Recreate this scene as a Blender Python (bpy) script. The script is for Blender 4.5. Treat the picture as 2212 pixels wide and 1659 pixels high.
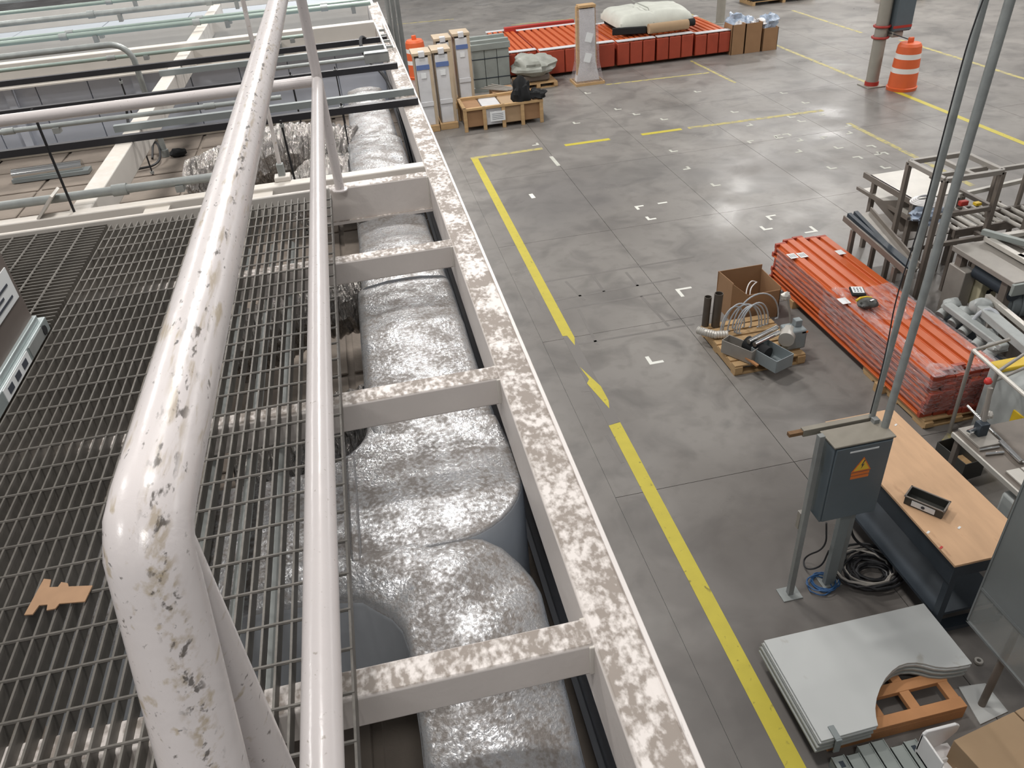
import bpy, math, random
from mathutils import Vector, Matrix, noise
random.seed(7)
SC = bpy.context.scene
COL = SC.collection
for o in list(bpy.data.objects): bpy.data.objects.remove(o)
V = Vector
# ---------------------------------------------------------------- camera
YAW, PITCH, ROLL, FPX, CAMH = 1.57634341e-01, 6.09220133e-01, -8.61897719e-02, 1682.65, 5.0
def _axes():
    cy, sy, cp, sp = math.cos(YAW), math.sin(YAW), math.cos(PITCH), math.sin(PITCH)
    f = V((sy*cp, cy*cp, -sp)); r = V((cy, -sy, 0)); u = r.cross(f)
    cr, sr = math.cos(ROLL), math.sin(ROLL)
    return cr*r+sr*u, -sr*r+cr*u, f
AR, AU, AF = _axes()
CAM = V((0, 0, CAMH))
cd = bpy.data.cameras.new('camera'); cam = bpy.data.objects.new('camera', cd); COL.objects.link(cam)
cd.sensor_width = 36; cd.lens = FPX/2212*36; cd.clip_start = .02; cd.clip_end = 300
cam.matrix_world = Matrix(((AR.x, AU.x, -AF.x, 0), (AR.y, AU.y, -AF.y, 0), (AR.z, AU.z, -AF.z, CAMH), (0, 0, 0, 1)))
SC.camera = cam
def ray(x, y): return AF + AR*((x-1106)/FPX) - AU*((y-829.5)/FPX)
def P(x, y, z=0.0):                      # where a sight line meets a horizontal plane
    d = ray(x, y); return CAM + d*((z-CAMH)/d.z)
def PY(x, y, Y): d = ray(x, y); return CAM + d*(Y/d.y)
def PX(x, y, X): d = ray(x, y); return CAM + d*(X/d.x)
# ---------------------------------------------------------------- light
W = bpy.data.worlds.new('hall'); SC.world = W; W.use_nodes = True
bg = W.node_tree.nodes['Background']; bg.inputs[0].default_value = (.86, .86, .87, 1); bg.inputs[1].default_value = .42
LAMPZ = 9.5
def lamp(x, y, power, sx=1.2, sy=.6):
    l = bpy.data.lights.new('high_bay_lamp', 'AREA'); l.shape = 'RECTANGLE'; l.size = sx; l.size_y = sy
    l.energy = power; l.color = (1.0, .972, .94)
    o = bpy.data.objects.new('high_bay_lamp', l); COL.objects.link(o); o.location = (x, y, LAMPZ)
    return o
for (x, y, p) in ((.3, -2.5, 200), (.3, 3.4, 270), (.25, 8.9, 500), (.7, 14.2, 540), (.7, 20, 580), (.7, 26, 560), (.7, 32, 520), (16.4, 3, 300), (16.4, 9, 420), (16.4, 15, 520), (16.4, 21, 580),
                  (16.4, 26.5, 580), (16.4, 32.07, 760), (23.8, 12, 380), (23.8, 20, 380), (23.8, 29, 420), (23.8, 37, 800), (-7, 0, 300), (-7, 6, 330), (-7, 12, 340), (-7, 18, 320), (-7, 26, 300)):
    lamp(x, y, p)
VS = SC.view_settings
VS.view_transform = 'Standard'; VS.look = 'None'; VS.gamma = 1; VS.use_curve_mapping = False; VS.exposure = -.42
# ---------------------------------------------------------------- materials
MATS = {}
def srgb(r, g, b):
    f = lambda c: (c/255/12.92 if c/255 <= .04045 else ((c/255+.055)/1.055)**2.4)
    return (f(r), f(g), f(b), 1)
def mat(name, col, rough=.5, metal=0, var=.0, vscale=6, bump=0, bscale=60, stain=None, dust=None, alpha=1, alphavar=0, stretch=None, obj=True, spec=.5, emit=0):
    """Principled material: colour variation, stains with a noise shape, dust lying on upward faces, fine relief."""
    m = bpy.data.materials.new(name); m.use_nodes = True; n = m.node_tree.nodes; L = m.node_tree.links
    b = n['Principled BSDF']; b.inputs['Roughness'].default_value = rough; b.inputs['Metallic'].default_value = metal
    b.inputs['Specular IOR Level'].default_value = spec
    col = col if len(col) == 4 else (*col, 1)
    b.inputs['Base Color'].default_value = col
    tc = n.new('ShaderNodeTexCoord'); src = tc.outputs['Object']
    if not obj:
        g = n.new('ShaderNodeNewGeometry'); src = g.outputs['Position']
    if stretch:
        mp = n.new('ShaderNodeMapping'); mp.inputs['Scale'].default_value = stretch; L.new(src, mp.inputs[0]); src = mp.outputs[0]
    def nz(scale, det=4, dist=0):
        t = n.new('ShaderNodeTexNoise'); t.inputs['Scale'].default_value = scale; t.inputs['Detail'].default_value = det
        t.inputs['Distortion'].default_value = dist; L.new(src, t.inputs['Vector']); return t.outputs['Fac']
    def ramp(fac, a, c):
        r = n.new('ShaderNodeMapRange'); r.inputs[1].default_value = a; r.inputs[2].default_value = c; L.new(fac, r.inputs[0]); return r.outputs[0]
    def mix(fac, A, B):
        x = n.new('ShaderNodeMix'); x.data_type = 'RGBA'
        for s, v in ((0, fac), (6, A), (7, B)):
            if hasattr(v, 'is_output'): L.new(v, x.inputs[s])
            else: x.inputs[s].default_value = v
        return x.outputs[2]
    cur = col
    if var:
        k = 1-var; cur = mix(ramp(nz(vscale, 6), .3, .7), tuple(c*k for c in col[:3])+(1,), tuple(min(1, c*(1+var)) for c in col[:3])+(1,))
    if stain:
        for (sc, scale, lo, hi, amt) in stain:
            r = ramp(nz(scale, 8, .4), lo, hi); mm = n.new('ShaderNodeMath'); mm.operation = 'MULTIPLY'; L.new(r, mm.inputs[0]); mm.inputs[1].default_value = amt
            cur = mix(mm.outputs[0], cur, sc)
    if dust:
        (dc, scale, lo, hi, amt) = dust
        g = n.new('ShaderNodeNewGeometry'); sx = n.new('ShaderNodeSeparateXYZ'); L.new(g.outputs['Normal'], sx.inputs[0])
        up = ramp(sx.outputs[2], .55, .9); av = n.new('ShaderNodeMath'); av.operation = 'ADD'; L.new(nz(scale*.4, 6, .2), av.inputs[0]); L.new(nz(scale*2.6, 12, .1), av.inputs[1])
        hv = n.new('ShaderNodeMath'); hv.operation = 'MULTIPLY'; L.new(av.outputs[0], hv.inputs[0]); hv.inputs[1].default_value = .5
        r = ramp(hv.outputs[0], lo, hi)
        mm = n.new('ShaderNodeMath'); mm.operation = 'MULTIPLY'; L.new(up, mm.inputs[0]); L.new(r, mm.inputs[1])
        m2 = n.new('ShaderNodeMath'); m2.operation = 'MULTIPLY'; L.new(mm.outputs[0], m2.inputs[0]); m2.inputs[1].default_value = amt
        cur = mix(m2.outputs[0], cur, dc)
        rr = n.new('ShaderNodeMapRange'); L.new(m2.outputs[0], rr.inputs[0]); rr.inputs[3].default_value = rough; rr.inputs[4].default_value = min(1, rough+.35)
        L.new(rr.outputs[0], b.inputs['Roughness'])
        if metal:
            r3 = n.new('ShaderNodeMapRange'); L.new(m2.outputs[0], r3.inputs[0]); r3.inputs[3].default_value = metal; r3.inputs[4].default_value = 0
            L.new(r3.outputs[0], b.inputs['Metallic'])
    if hasattr(cur, 'is_output'): L.new(cur, b.inputs['Base Color'])
    if bump:
        bp = n.new('ShaderNodeBump'); bp.inputs['Strength'].default_value = bump; bp.inputs['Distance'].default_value = .02
        L.new(nz(bscale, 6, .5), bp.inputs['Height']); L.new(bp.outputs[0], b.inputs['Normal'])
    if alpha < 1:
        if alphavar:
            r = n.new('ShaderNodeMapRange'); L.new(nz(vscale*2, 6, 2), r.inputs[0]); r.inputs[1].default_value = .35; r.inputs[2].default_value = .65
            r.inputs[3].default_value = max(0, alpha-alphavar); r.inputs[4].default_value = min(1, alpha+alphavar); L.new(r.outputs[0], b.inputs['Alpha'])
        else: b.inputs['Alpha'].default_value = alpha
    if emit:
        b.inputs['Emission Color'].default_value = col; b.inputs['Emission Strength'].default_value = emit
    MATS[name] = m; return m
DUST = srgb(128, 116, 102)
mat('white_paint', srgb(212, 206, 202), .30, var=.03, vscale=4, bump=.05, bscale=25, stretch=(1, .16, 1),
    stain=[(srgb(150, 128, 84), 46, .60, .70, .55), (srgb(70, 66, 62), 95, .67, .74, .7)])
mat('rail_paint', srgb(214, 207, 205), .26, var=.02, vscale=4, bump=.06, bscale=30)
mat('rail_clean', srgb(214, 207, 205), .26, var=.02, vscale=4, bump=.06, bscale=30, stain=[(srgb(140, 128, 110), 120, .66, .74, .6)])
mat('beam_paint', srgb(208, 201, 196), .42, var=.04, vscale=5, bump=.06, bscale=40, stretch=(1, .7, 1), dust=(srgb(132, 122, 113), 24, .43, .54, .9))
mat('beam_plain', srgb(202, 197, 190), .42, var=.05, vscale=4, dust=(srgb(190, 182, 170), 9, .4, .6, .6))
mat('panel_white', srgb(196, 201, 212), .45, var=.03, vscale=2)
mat('panel_dim', srgb(158, 164, 170), .65, var=.04, vscale=2, spec=.2)
mat('flank_pale', srgb(178, 184, 191), .5, var=.05, vscale=4, bump=.05, bscale=20)
mat('panel_shade', srgb(190, 197, 208), .5, var=.04, vscale=2)
mat('dusty_ceiling', srgb(128, 118, 108), .9, var=.12, vscale=3, bump=.2, bscale=30, stain=[(srgb(112, 103, 94), 4, .5, .65, .5)])
mat('dusty_trim', srgb(148, 140, 128), .8, var=.1)
mat('galv', srgb(150, 154, 152), .42, .3, var=.12, vscale=14, bump=.05, bscale=80)
mat('galv_dull', srgb(140, 142, 140), .55, .15, var=.1, vscale=10)
mat('grate', srgb(108, 104, 98), .5, .15, var=.2, vscale=22, dust=(srgb(86, 82, 76), 30, .4, .6, .5))
mat('strut_black', srgb(42, 42, 46), .5, .2, var=.1)
mat('strut_grey', srgb(132, 138, 138), .5, .15, var=.06)
mat('rod_black', srgb(38, 38, 40), .6, .3)
mat('conduit_green', srgb(146, 160, 152), .4, .3, var=.06)
mat('foil', srgb(176, 177, 179), .22, .6, var=.10, vscale=9, bump=.20, bscale=110, dust=(srgb(104, 96, 89), 30, .40, .58, .88))
mat('foil_side', srgb(168, 172, 178), .42, .45, var=.06, vscale=5, bump=.12, bscale=12)
mat('flex_foil', srgb(176, 172, 168), .20, .9, var=.2, vscale=12, bump=.9, bscale=30, stretch=(3, 1, 1), dust=(srgb(110, 98, 88), 12, .45, .65, .7))
mat('cabinet_brown', srgb(112, 102, 96), .55, .15, var=.06)
mat('silver_strip', srgb(172, 182, 182), .35, .5, var=.05)
mat('paper', srgb(222, 224, 224), .7, var=.03)
mat('ink', srgb(60, 64, 74), .7)
mat('card_scrap', srgb(168, 134, 104), .85, var=.06, vscale=30)
mat('film_scrap', srgb(190, 188, 186), .2, alpha=.05, alphavar=.07, vscale=9)
mat('yellow_tape', srgb(188, 174, 58), .5, var=.05, vscale=8, obj=False, stain=[(srgb(96, 88, 50), 18, .64, .72, .7)])
mat('yellow_worn', srgb(176, 164, 96), .55, var=.12, vscale=5, obj=False, stain=[(srgb(134, 129, 118), 9, .45, .62, .85)])
mat('grey_tape', srgb(112, 108, 104), .6, obj=False)
mat('white_tape', srgb(222, 222, 214), .6, var=.05)
mat('white_worn', srgb(186, 186, 176), .6, var=.1)
mat('orange', srgb(190, 90, 42), .45, var=.05, vscale=5)
mat('orange_deep', srgb(160, 66, 44), .5, var=.08, vscale=6)
mat('red_cap', srgb(170, 52, 42), .5, var=.06)
mat('film', srgb(200, 190, 192), .10, alpha=.20, alphavar=.20, vscale=9, bump=.9, bscale=22, stretch=(1, .25, 3))
mat('film_white', srgb(206, 206, 208), .35, var=.06, vscale=5, bump=.3, bscale=8)
mat('label_blue', srgb(92, 112, 160), .6)
mat('wood', srgb(180, 148, 106), .75, var=.12, vscale=5, bump=.12, bscale=50, stretch=(1, 1, 4))
mat('wood_orange', srgb(182, 130, 86), .72, var=.1, vscale=5, bump=.12, bscale=50)
mat('plywood', srgb(200, 162, 126), .68, var=.07, vscale=3, stretch=(5, 1, 1), stain=[(srgb(150, 112, 80), 3, .62, .72, .4)])
mat('film_tan', srgb(184, 166, 142), .45, var=.06, vscale=6, bump=.2, bscale=9)
mat('cardboard', srgb(148, 114, 82), .85, var=.05, vscale=5)
mat('cardboard_tan', srgb(164, 138, 108), .85, var=.05, vscale=5)
mat('box_grey', srgb(98, 108, 114), .45, .2, var=.04)
mat('box_top', srgb(142, 136, 124), .55, .2, var=.08, vscale=8)
mat('steel_dark', srgb(58, 66, 74), .45, .4, var=.12, vscale=6)
mat('steel_brown', srgb(116, 108, 100), .5, .2, var=.12, vscale=6)
mat('steel_mid', srgb(150, 145, 138), .45, .25, var=.08, vscale=6)
mat('steel_light', srgb(190, 186, 178), .38, .25, var=.06, vscale=5)
mat('chrome', srgb(214, 214, 212), .12, 1)
mat('sheet_grey', srgb(184, 186, 184), .55, var=.03, vscale=2.5, stain=[(srgb(150, 142, 130), 5, .66, .74, .5)])
mat('sheet_edge', srgb(150, 152, 148), .6, var=.06)
mat('cast_grey', srgb(164, 168, 166), .55, .1, var=.1, vscale=8)
mat('motor_grey', srgb(138, 146, 148), .5, .15, var=.08)
mat('white_plastic', srgb(232, 230, 228), .4, var=.03)
mat('black_rubber', srgb(30, 32, 34), .6, var=.1)
mat('belt_blue', srgb(36, 46, 56), .45, var=.1)
mat('bin_black', srgb(60, 60, 56), .5, var=.06)
mat('cable_black', srgb(36, 36, 38), .5)
mat('cable_blue', srgb(52, 92, 138), .5)
mat('cable_grey', srgb(172, 176, 180), .45)
mat('yellow_paint', srgb(214, 180, 40), .5, var=.05)
mat('red_paint', srgb(190, 50, 44), .5)
mat('warn_orange', srgb(222, 120, 52), .6)
mat('warn_yellow', srgb(230, 190, 60), .6)
mat('drum_orange', srgb(214, 98, 52), .5, var=.05, obj=True)
mat('drum_white', srgb(226, 224, 220), .5)
mat('column_paint', srgb(150, 146, 136), .6, var=.05)
mat('beige', srgb(196, 190, 160), .55, var=.04)
mat('guard_grey', srgb(112, 116, 116), .35, .1, var=.03)
mat('acrylic', srgb(170, 172, 168), .08, alpha=.30)
mat('tarp_grey', srgb(150, 152, 144), .5, var=.12, vscale=6, bump=.4, bscale=7)
mat('foam_white', srgb(200, 202, 192), .6, var=.06, vscale=4, bump=.3, bscale=5)
mat('bag_blue', srgb(168, 182, 200), .3, var=.3, vscale=9, bump=.6, bscale=12)
mat('felt_black', srgb(26, 27, 28), .9)
mat('pipe_dark', srgb(92, 84, 76), .5, .4, var=.1)
mat('shelf_grey', srgb(146, 152, 148), .5, .2, var=.08, vscale=5)
mat('rust', srgb(122, 92, 62), .8, var=.15, vscale=30)
def concrete():
    m = mat('concrete', srgb(150, 145, 138), .42, var=0, obj=False, spec=.35)
    n = m.node_tree.nodes; L = m.node_tree.links; b = n['Principled BSDF']
    g = n.new('ShaderNodeNewGeometry'); pos = g.outputs['Position']
    def nz(s, d=5, dist=.3):
        t = n.new('ShaderNodeTexNoise'); t.inputs['Scale'].default_value = s; t.inputs['Detail'].default_value = d; t.inputs['Distortion'].default_value = dist
        L.new(pos, t.inputs['Vector']); return t.outputs['Fac']
    def rng(f, a, c, lo=0, hi=1):
        r = n.new('ShaderNodeMapRange'); L.new(f, r.inputs[0]); r.inputs[1].default_value = a; r.inputs[2].default_value = c; r.inputs[3].default_value = lo; r.inputs[4].default_value = hi; return r.outputs[0]
    def mix(f, A, B):
        x = n.new('ShaderNodeMix'); x.data_type = 'RGBA'
        for s, v in ((0, f), (6, A), (7, B)):
            if hasattr(v, 'is_output'): L.new(v, x.inputs[s])
            else: x.inputs[s].default_value = v
        return x.outputs[2]
    c = mix(rng(nz(.45), .35, .65), srgb(120, 116, 112), srgb(138, 134, 129))
    c = mix(rng(nz(1.7, 8, .8), .48, .68, 0, .65), c, srgb(98, 95, 92))      # scuffed, oily traffic areas
    c = mix(rng(nz(6, 8), .52, .70, 0, .45), c, srgb(112, 108, 104))
    c = mix(rng(nz(.9, 4), .60, .70, 0, .35), c, srgb(156, 152, 147))          # worn light patches
    # oily patches near the yellow corner; near right, stain and low light painted in
    def spot(cx, cy, rad, amt, col, cur):
        v = n.new('ShaderNodeVectorMath'); v.operation = 'DISTANCE'; L.new(pos, v.inputs[0]); v.inputs[1].default_value = (cx, cy, 0)
        a = n.new('ShaderNodeMath'); a.operation = 'ADD'; L.new(v.outputs['Value'], a.inputs[0]); k = rng(nz(1.3, 6), 0, 1, -rad*.7, rad*.7); L.new(k, a.inputs[1])
        return mix(rng(a.outputs[0], rad*1.2, rad*.4, 0, amt), cur, col)
    c = spot(3.0, 12.2, 1.3, .55, srgb(104, 101, 100), c)
    c = spot(5.0, 12.7, 1.0, .45, srgb(106, 104, 102), c)
    c = spot(3.2, 4.0, 1.6, .62, srgb(92, 87, 83), c)
    c = spot(2.0, 2.4, 1.2, .5, srgb(94, 90, 87), c)
    c = spot(6.5, 6.2, 1.8, .5, srgb(96, 92, 88), c)  # right-hand floor darkened in colour, standing in for weaker light there
    L.new(c, b.inputs['Base Color'])
    L.new(rng(nz(.8, 6), .35, .65, .27, .50), b.inputs['Roughness'])
    bp = n.new('ShaderNodeBump'); bp.inputs['Strength'].default_value = .06; L.new(nz(24, 6), bp.inputs['Height']); L.new(bp.outputs[0], b.inputs['Normal'])
    return m
concrete()
mat('ghost', srgb(112, 108, 104), .6, obj=False, var=.08)
mat('joint_dark', srgb(88, 84, 80), .9)
# scuffs and rust along the top of the handrail: paint worn by hands, with streaks along the pipe
def rail_marks(name='rail_paint'):
    m = MATS[name]; n = m.node_tree.nodes; L = m.node_tree.links; b = n['Principled BSDF']
    g = n.new('ShaderNodeNewGeometry')
    def nz(scale, vec, det=8, dist=.15):
        mp = n.new('ShaderNodeMapping'); mp.inputs['Scale'].default_value = vec; L.new(g.outputs['Position'], mp.inputs[0])
        t = n.new('ShaderNodeTexNoise'); t.inputs['Scale'].default_value = scale; t.inputs['Detail'].default_value = det; t.inputs['Distortion'].default_value = dist
        L.new(mp.outputs[0], t.inputs[0]); return t.outputs['Fac']
    def rng(f, a, c, hi=1):
        r = n.new('ShaderNodeMapRange'); L.new(f, r.inputs[0]); r.inputs[1].default_value = a; r.inputs[2].default_value = c; r.inputs[4].default_value = hi; return r.outputs[0]
    old = b.inputs['Base Color'].links[0].from_socket
    for (sc, vec, lo, hi, amt, col) in ((110, (1, .16, 1), .60, .70, .6, srgb(164, 146, 108)), (230, (1, .35, 1), .64, .72, .8, srgb(84, 78, 72)), (90, (1, .5, 1), .72, .75, .8, srgb(80, 78, 76))):
        x = n.new('ShaderNodeMix'); x.data_type = 'RGBA'
        L.new(rng(nz(sc, vec), lo, hi, amt), x.inputs[0]); L.new(old, x.inputs[6]); x.inputs[7].default_value = col; old = x.outputs[2]
    # grime rubbed in along the side away from the deck
    sx = n.new('ShaderNodeSeparateXYZ'); L.new(g.outputs['Normal'], sx.inputs[0])
    def mul(a, c):
        m_ = n.new('ShaderNodeMath'); m_.operation = 'MULTIPLY'; L.new(a, m_.inputs[0]); L.new(c, m_.inputs[1]); return m_.outputs[0]
    band = mul(rng(sx.outputs[0], .05, .35), rng(sx.outputs[0], .80, .62))
    up = rng(sx.outputs[2], .0, .3)
    x = n.new('ShaderNodeMix'); x.data_type = 'RGBA'; L.new(mul(mul(band, up), rng(nz(190, (1, .12, 1)), .50, .64, .6)), x.inputs[0]); L.new(old, x.inputs[6]); x.inputs[7].default_value = srgb(158, 140, 108); old = x.outputs[2]
    x = n.new('ShaderNodeMix'); x.data_type = 'RGBA'; L.new(mul(mul(band, up), rng(nz(180, (1, .25, 1)), .57, .64, .85)), x.inputs[0]); L.new(old, x.inputs[6]); x.inputs[7].default_value = srgb(78, 72, 66); old = x.outputs[2]
    L.new(old, b.inputs['Base Color'])
rail_marks()
# ---------------------------------------------------------------- mesh helpers
class MB:
    def __init__(s): s.v = []; s.f = []
    def add(s, vs, fs):
        k = len(s.v); s.v += [V(p) for p in vs]; s.f += [[i+k for i in f] for f in fs]; return s
    def box(s, c, sz, rot=None):
        c = V(c); h = [d/2 for d in sz]
        R = rot if isinstance(rot, Matrix) else (Matrix.Rotation(rot, 3, 'Z') if rot else Matrix.Identity(3))
        vs = [c + R @ V((h[0]*x, h[1]*y, h[2]*z)) for z in (-1, 1) for (x, y) in ((-1, -1), (1, -1), (1, 1), (-1, 1))]
        return s.add(vs, [(3, 2, 1, 0), (4, 5, 6, 7), (0, 1, 5, 4), (1, 2, 6, 5), (2, 3, 7, 6), (3, 0, 4, 7)])
    def bb(s, x0, x1, y0, y1, z0, z1): return s.box(((x0+x1)/2, (y0+y1)/2, (z0+z1)/2), (abs(x1-x0), abs(y1-y0), abs(z1-z0)))
    def bar(s, a, b, w, h, up=(0, 0, 1)):
        a = V(a); b = V(b); d = (b-a).normalized(); up = V(up)
        if abs(d.dot(up)) > .98: up = V((0, 1, 0))
        r = d.cross(up).normalized(); u = r.cross(d)
        vs = [p + r*(w/2*i) + u*(h/2*j) for p in (a, b) for (i, j) in ((-1, -1), (1, -1), (1, 1), (-1, 1))]
        return s.add(vs, [(3, 2, 1, 0), (4, 5, 6, 7), (0, 1, 5, 4), (1, 2, 6, 5), (2, 3, 7, 6), (3, 0, 4, 7)])
    def tube(s, pts, r, n=10, closed=False, caps=True):
        pts = [V(p) for p in pts]; m = len(pts); rs = r if isinstance(r, (list, tuple)) else [r]*m
        k = len(s.v); prev = None
        for i, p in enumerate(pts):
            if closed: t = (pts[(i+1) % m]-pts[i-1]).normalized()
            else: t = (pts[min(i+1, m-1)]-pts[max(i-1, 0)]).normalized()
            if prev is None:
                a = V((0, 0, 1)) if abs(t.z) < .9 else V((1, 0, 0)); x = t.cross(a).normalized()
            else:
                x = (prev - t*prev.dot(t)).normalized()
            prev = x; y = t.cross(x)
            sc = 1.0
            if not closed and 0 < i < m-1:
                c = (pts[i]-pts[i-1]).normalized().dot((pts[i+1]-pts[i]).normalized()); sc = 1/max(.6, math.sqrt((1+c)/2))
            s.v += [p + (x*math.cos(2*math.pi*j/n) + y*math.sin(2*math.pi*j/n))*rs[i] for j in range(n)]
        rng = m if closed else m-1
        for i in range(rng):
            a = k+i*n; b = k+((i+1) % m)*n
            for j in range(n): s.f.append([a+j, a+(j+1) % n, b+(j+1) % n, b+j])
        if caps and not closed:
            s.f.append([k+j for j in range(n)][::-1]); s.f.append([k+(m-1)*n+j for j in range(n)])
        return s
    def pipe(s, a, b, ro, ri, n=14):
        a = V(a); b = V(b); t = (b-a).normalized(); q = V((0, 0, 1)) if abs(t.z) < .9 else V((1, 0, 0)); x = t.cross(q).normalized(); y = t.cross(x); k = len(s.v)
        for (p, r) in ((a, ro), (b, ro), (b, ri), (a, ri)): s.v += [p+(x*math.cos(2*math.pi*j/n)+y*math.sin(2*math.pi*j/n))*r for j in range(n)]
        for i in range(4):
            for j in range(n): s.f.append([k+i*n+j, k+i*n+(j+1) % n, k+((i+1) % 4)*n+(j+1) % n, k+((i+1) % 4)*n+j])
        return s
    def prism(s, poly, z0, z1):
        n = len(poly); area = sum(poly[i][0]*poly[(i+1) % n][1]-poly[(i+1) % n][0]*poly[i][1] for i in range(n))
        if area < 0: poly = poly[::-1]
        vs = [(p[0], p[1], z0) for p in poly]+[(p[0], p[1], z1) for p in poly]
        return s.add(vs, [list(range(n))[::-1], list(range(n, 2*n))]+[[i, (i+1) % n, n+(i+1) % n, n+i] for i in range(n)])
    def lathe(s, prof, c, n=20):
        c = V(c); k = len(s.v)
        for (r, z) in prof: s.v += [c+V((r*math.cos(2*math.pi*j/n), r*math.sin(2*math.pi*j/n), z)) for j in range(n)]
        for i in range(len(prof)-1):
            for j in range(n): s.f.append([k+i*n+j, k+i*n+(j+1) % n, k+(i+1)*n+(j+1) % n, k+(i+1)*n+j])
        s.f.append([k+j for j in range(n)][::-1]); s.f.append([k+(len(prof)-1)*n+j for j in range(n)]); return s
    def hull_quad(s, a, b, c, d, th):      # a slab from four top corners, thickness downwards
        a, b, c, d = [V(q) for q in (a, b, c, d)]; nrm = (b-a).cross(c-a).normalized()
        if nrm.z < 0: a, b, c, d = a, d, c, b; nrm = -nrm
        vs = [a, b, c, d]+[q-nrm*th for q in (a, b, c, d)]
        return s.add(vs, [(0, 1, 2, 3), (7, 6, 5, 4), (1, 0, 4, 5), (2, 1, 5, 6), (3, 2, 6, 7), (0, 3, 7, 4)])
    def section_loft(s, secs, caps=True):
        n = len(secs[0]); k = len(s.v)
        for q in secs: s.v += [V(p) for p in q]
        for i in range(len(secs)-1):
            for j in range(n): s.f.append([k+i*n+j, k+i*n+(j+1) % n, k+(i+1)*n+(j+1) % n, k+(i+1)*n+j])
        if caps: s.f.append([k+j for j in range(n)][::-1]); s.f.append([k+(len(secs)-1)*n+j for j in range(n)])
        return s
    def blob(s, c, r, seed=0, amp=.25, n=10, flat=0, freq=2.0):
        c = V(c); k = len(s.v); r = V(r if hasattr(r, '__len__') else (r, r, r)); m = n*2
        for i in range(n+1):
            th = math.pi*i/n
            for j in range(m):
                ph = 2*math.pi*j/m; d = V((math.sin(th)*math.cos(ph), math.sin(th)*math.sin(ph), math.cos(th)))
                q = 1+amp*noise.noise(d*freq+V((seed*7.3, seed*3.1, seed)))
                p = V((d.x*r.x*q, d.y*r.y*q, d.z*r.z*q))
                if flat and p.z < -r.z*flat: p.z = -r.z*flat
                s.v.append(c+p)
        for i in range(n):
            for j in range(m): s.f.append([k+i*m+j, k+(i+1)*m+j, k+(i+1)*m+(j+1) % m, k+i*m+(j+1) % m])
        return s
    def build(s, name, m, parent=None, bevel=0, smooth=35, seg=2, local=False):
        me = bpy.data.meshes.new(name); vs = s.v
        if parent is not None:
            if not local:
                inv = PINV[parent.name]; vs = [inv @ p for p in vs]
            off = V((0, 0, 0))
        else:
            mn = V((min(p.x for p in vs), min(p.y for p in vs), min(p.z for p in vs))); mx = V((max(p.x for p in vs), max(p.y for p in vs), max(p.z for p in vs)))
            off = V(((mn.x+mx.x)/2, (mn.y+mx.y)/2, mn.z)); vs = [p-off for p in vs]
        me.from_pydata([tuple(p) for p in vs], [], s.f); me.validate(); me.update()
        import bmesh
        b = bmesh.new(); b.from_mesh(me); bmesh.ops.recalc_face_normals(b, faces=b.faces); b.to_mesh(me); b.free()
        me.materials.append(MATS[m] if isinstance(m, str) else m)
        if smooth:
            me.polygons.foreach_set('use_smooth', [True]*len(me.polygons)); me.set_sharp_from_angle(angle=math.radians(smooth))
        o = bpy.data.objects.new(name, me); COL.objects.link(o); o.location = off
        if parent is not None:
            o.parent = parent; PINV[o.name] = PINV[parent.name] if not local else PINV[parent.name]
        else:
            PINV[o.name] = Matrix.Translation(-off)
        if bevel:
            bm = o.modifiers.new('bevel', 'BEVEL'); bm.width = bevel; bm.segments = seg; bm.limit_method = 'ANGLE'; bm.angle_limit = math.radians(40)
        return o
PINV = {}
def thing(name, label, cat, loc=(0, 0, 0), rz=0, group=None):
    o = bpy.data.objects.new(name, None); COL.objects.link(o); o.empty_display_size = .1
    o.location = loc; o.rotation_euler = (0, 0, rz); o['label'] = label; o['category'] = cat
    if group: o['group'] = group
    PINV[o.name] = (Matrix.Translation(V(loc)) @ Matrix.Rotation(rz, 4, 'Z')).inverted(); return o
def tag(o, label, cat, group=None):
    o['label'] = label; o['category'] = cat
    if group: o['group'] = group
    return o
def struct(o): o['kind'] = 'structure'; return o
def instance(src, parent=None, loc=None, rot=None, name=None):
    c = src.copy(); COL.objects.link(c)
    if name: c.name = name
    if parent is not None: c.parent = parent
    if loc is not None: c.location = loc
    if rot is not None: c.rotation_euler = rot
    return c
def dup(root, loc=None, label=None, group=None, rz=None):
    r = instance(root)
    if loc is not None: r.location = loc
    if rz is not None: r.rotation_euler = (0, 0, rz)
    if label: r['label'] = label
    if group: r['group'] = group
    for ch in root.children:
        c = instance(ch, r)
        for g in ch.children: instance(g, c)
    PINV[r.name] = (Matrix.Translation(r.location) @ Matrix.Rotation(r.rotation_euler.z, 4, 'Z')).inverted()
    return r
def arc(c, r, a0, a1, n, ax='xy', z=0):
    out = []
    for i in range(n+1):
        a = math.radians(a0+(a1-a0)*i/n); x, y = r*math.cos(a), r*math.sin(a)
        out.append(V((c[0]+x, c[1]+y, c[2])) if ax == 'xy' else (V((c[0]+x, c[1], c[2]+y)) if ax == 'xz' else V((c[0], c[1]+x, c[2]+y))))
    return out
def smooth_pts(pts, it=3):
    pts = [V(p) for p in pts]
    for _ in range(it):
        q = [pts[0]]
        for a, b in zip(pts, pts[1:]): q += [a.lerp(b, .25), a.lerp(b, .75)]
        pts = q+[pts[-1]]
    return pts
def one(name, mb, m, label, cat, group=None, **k): return tag(mb.build(name, m, **k), label, cat, group)
# ================================================================ SETTING
ZG, ZB = 3.69, 3.655           # top of the grating deck, top of the steel frame
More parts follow.
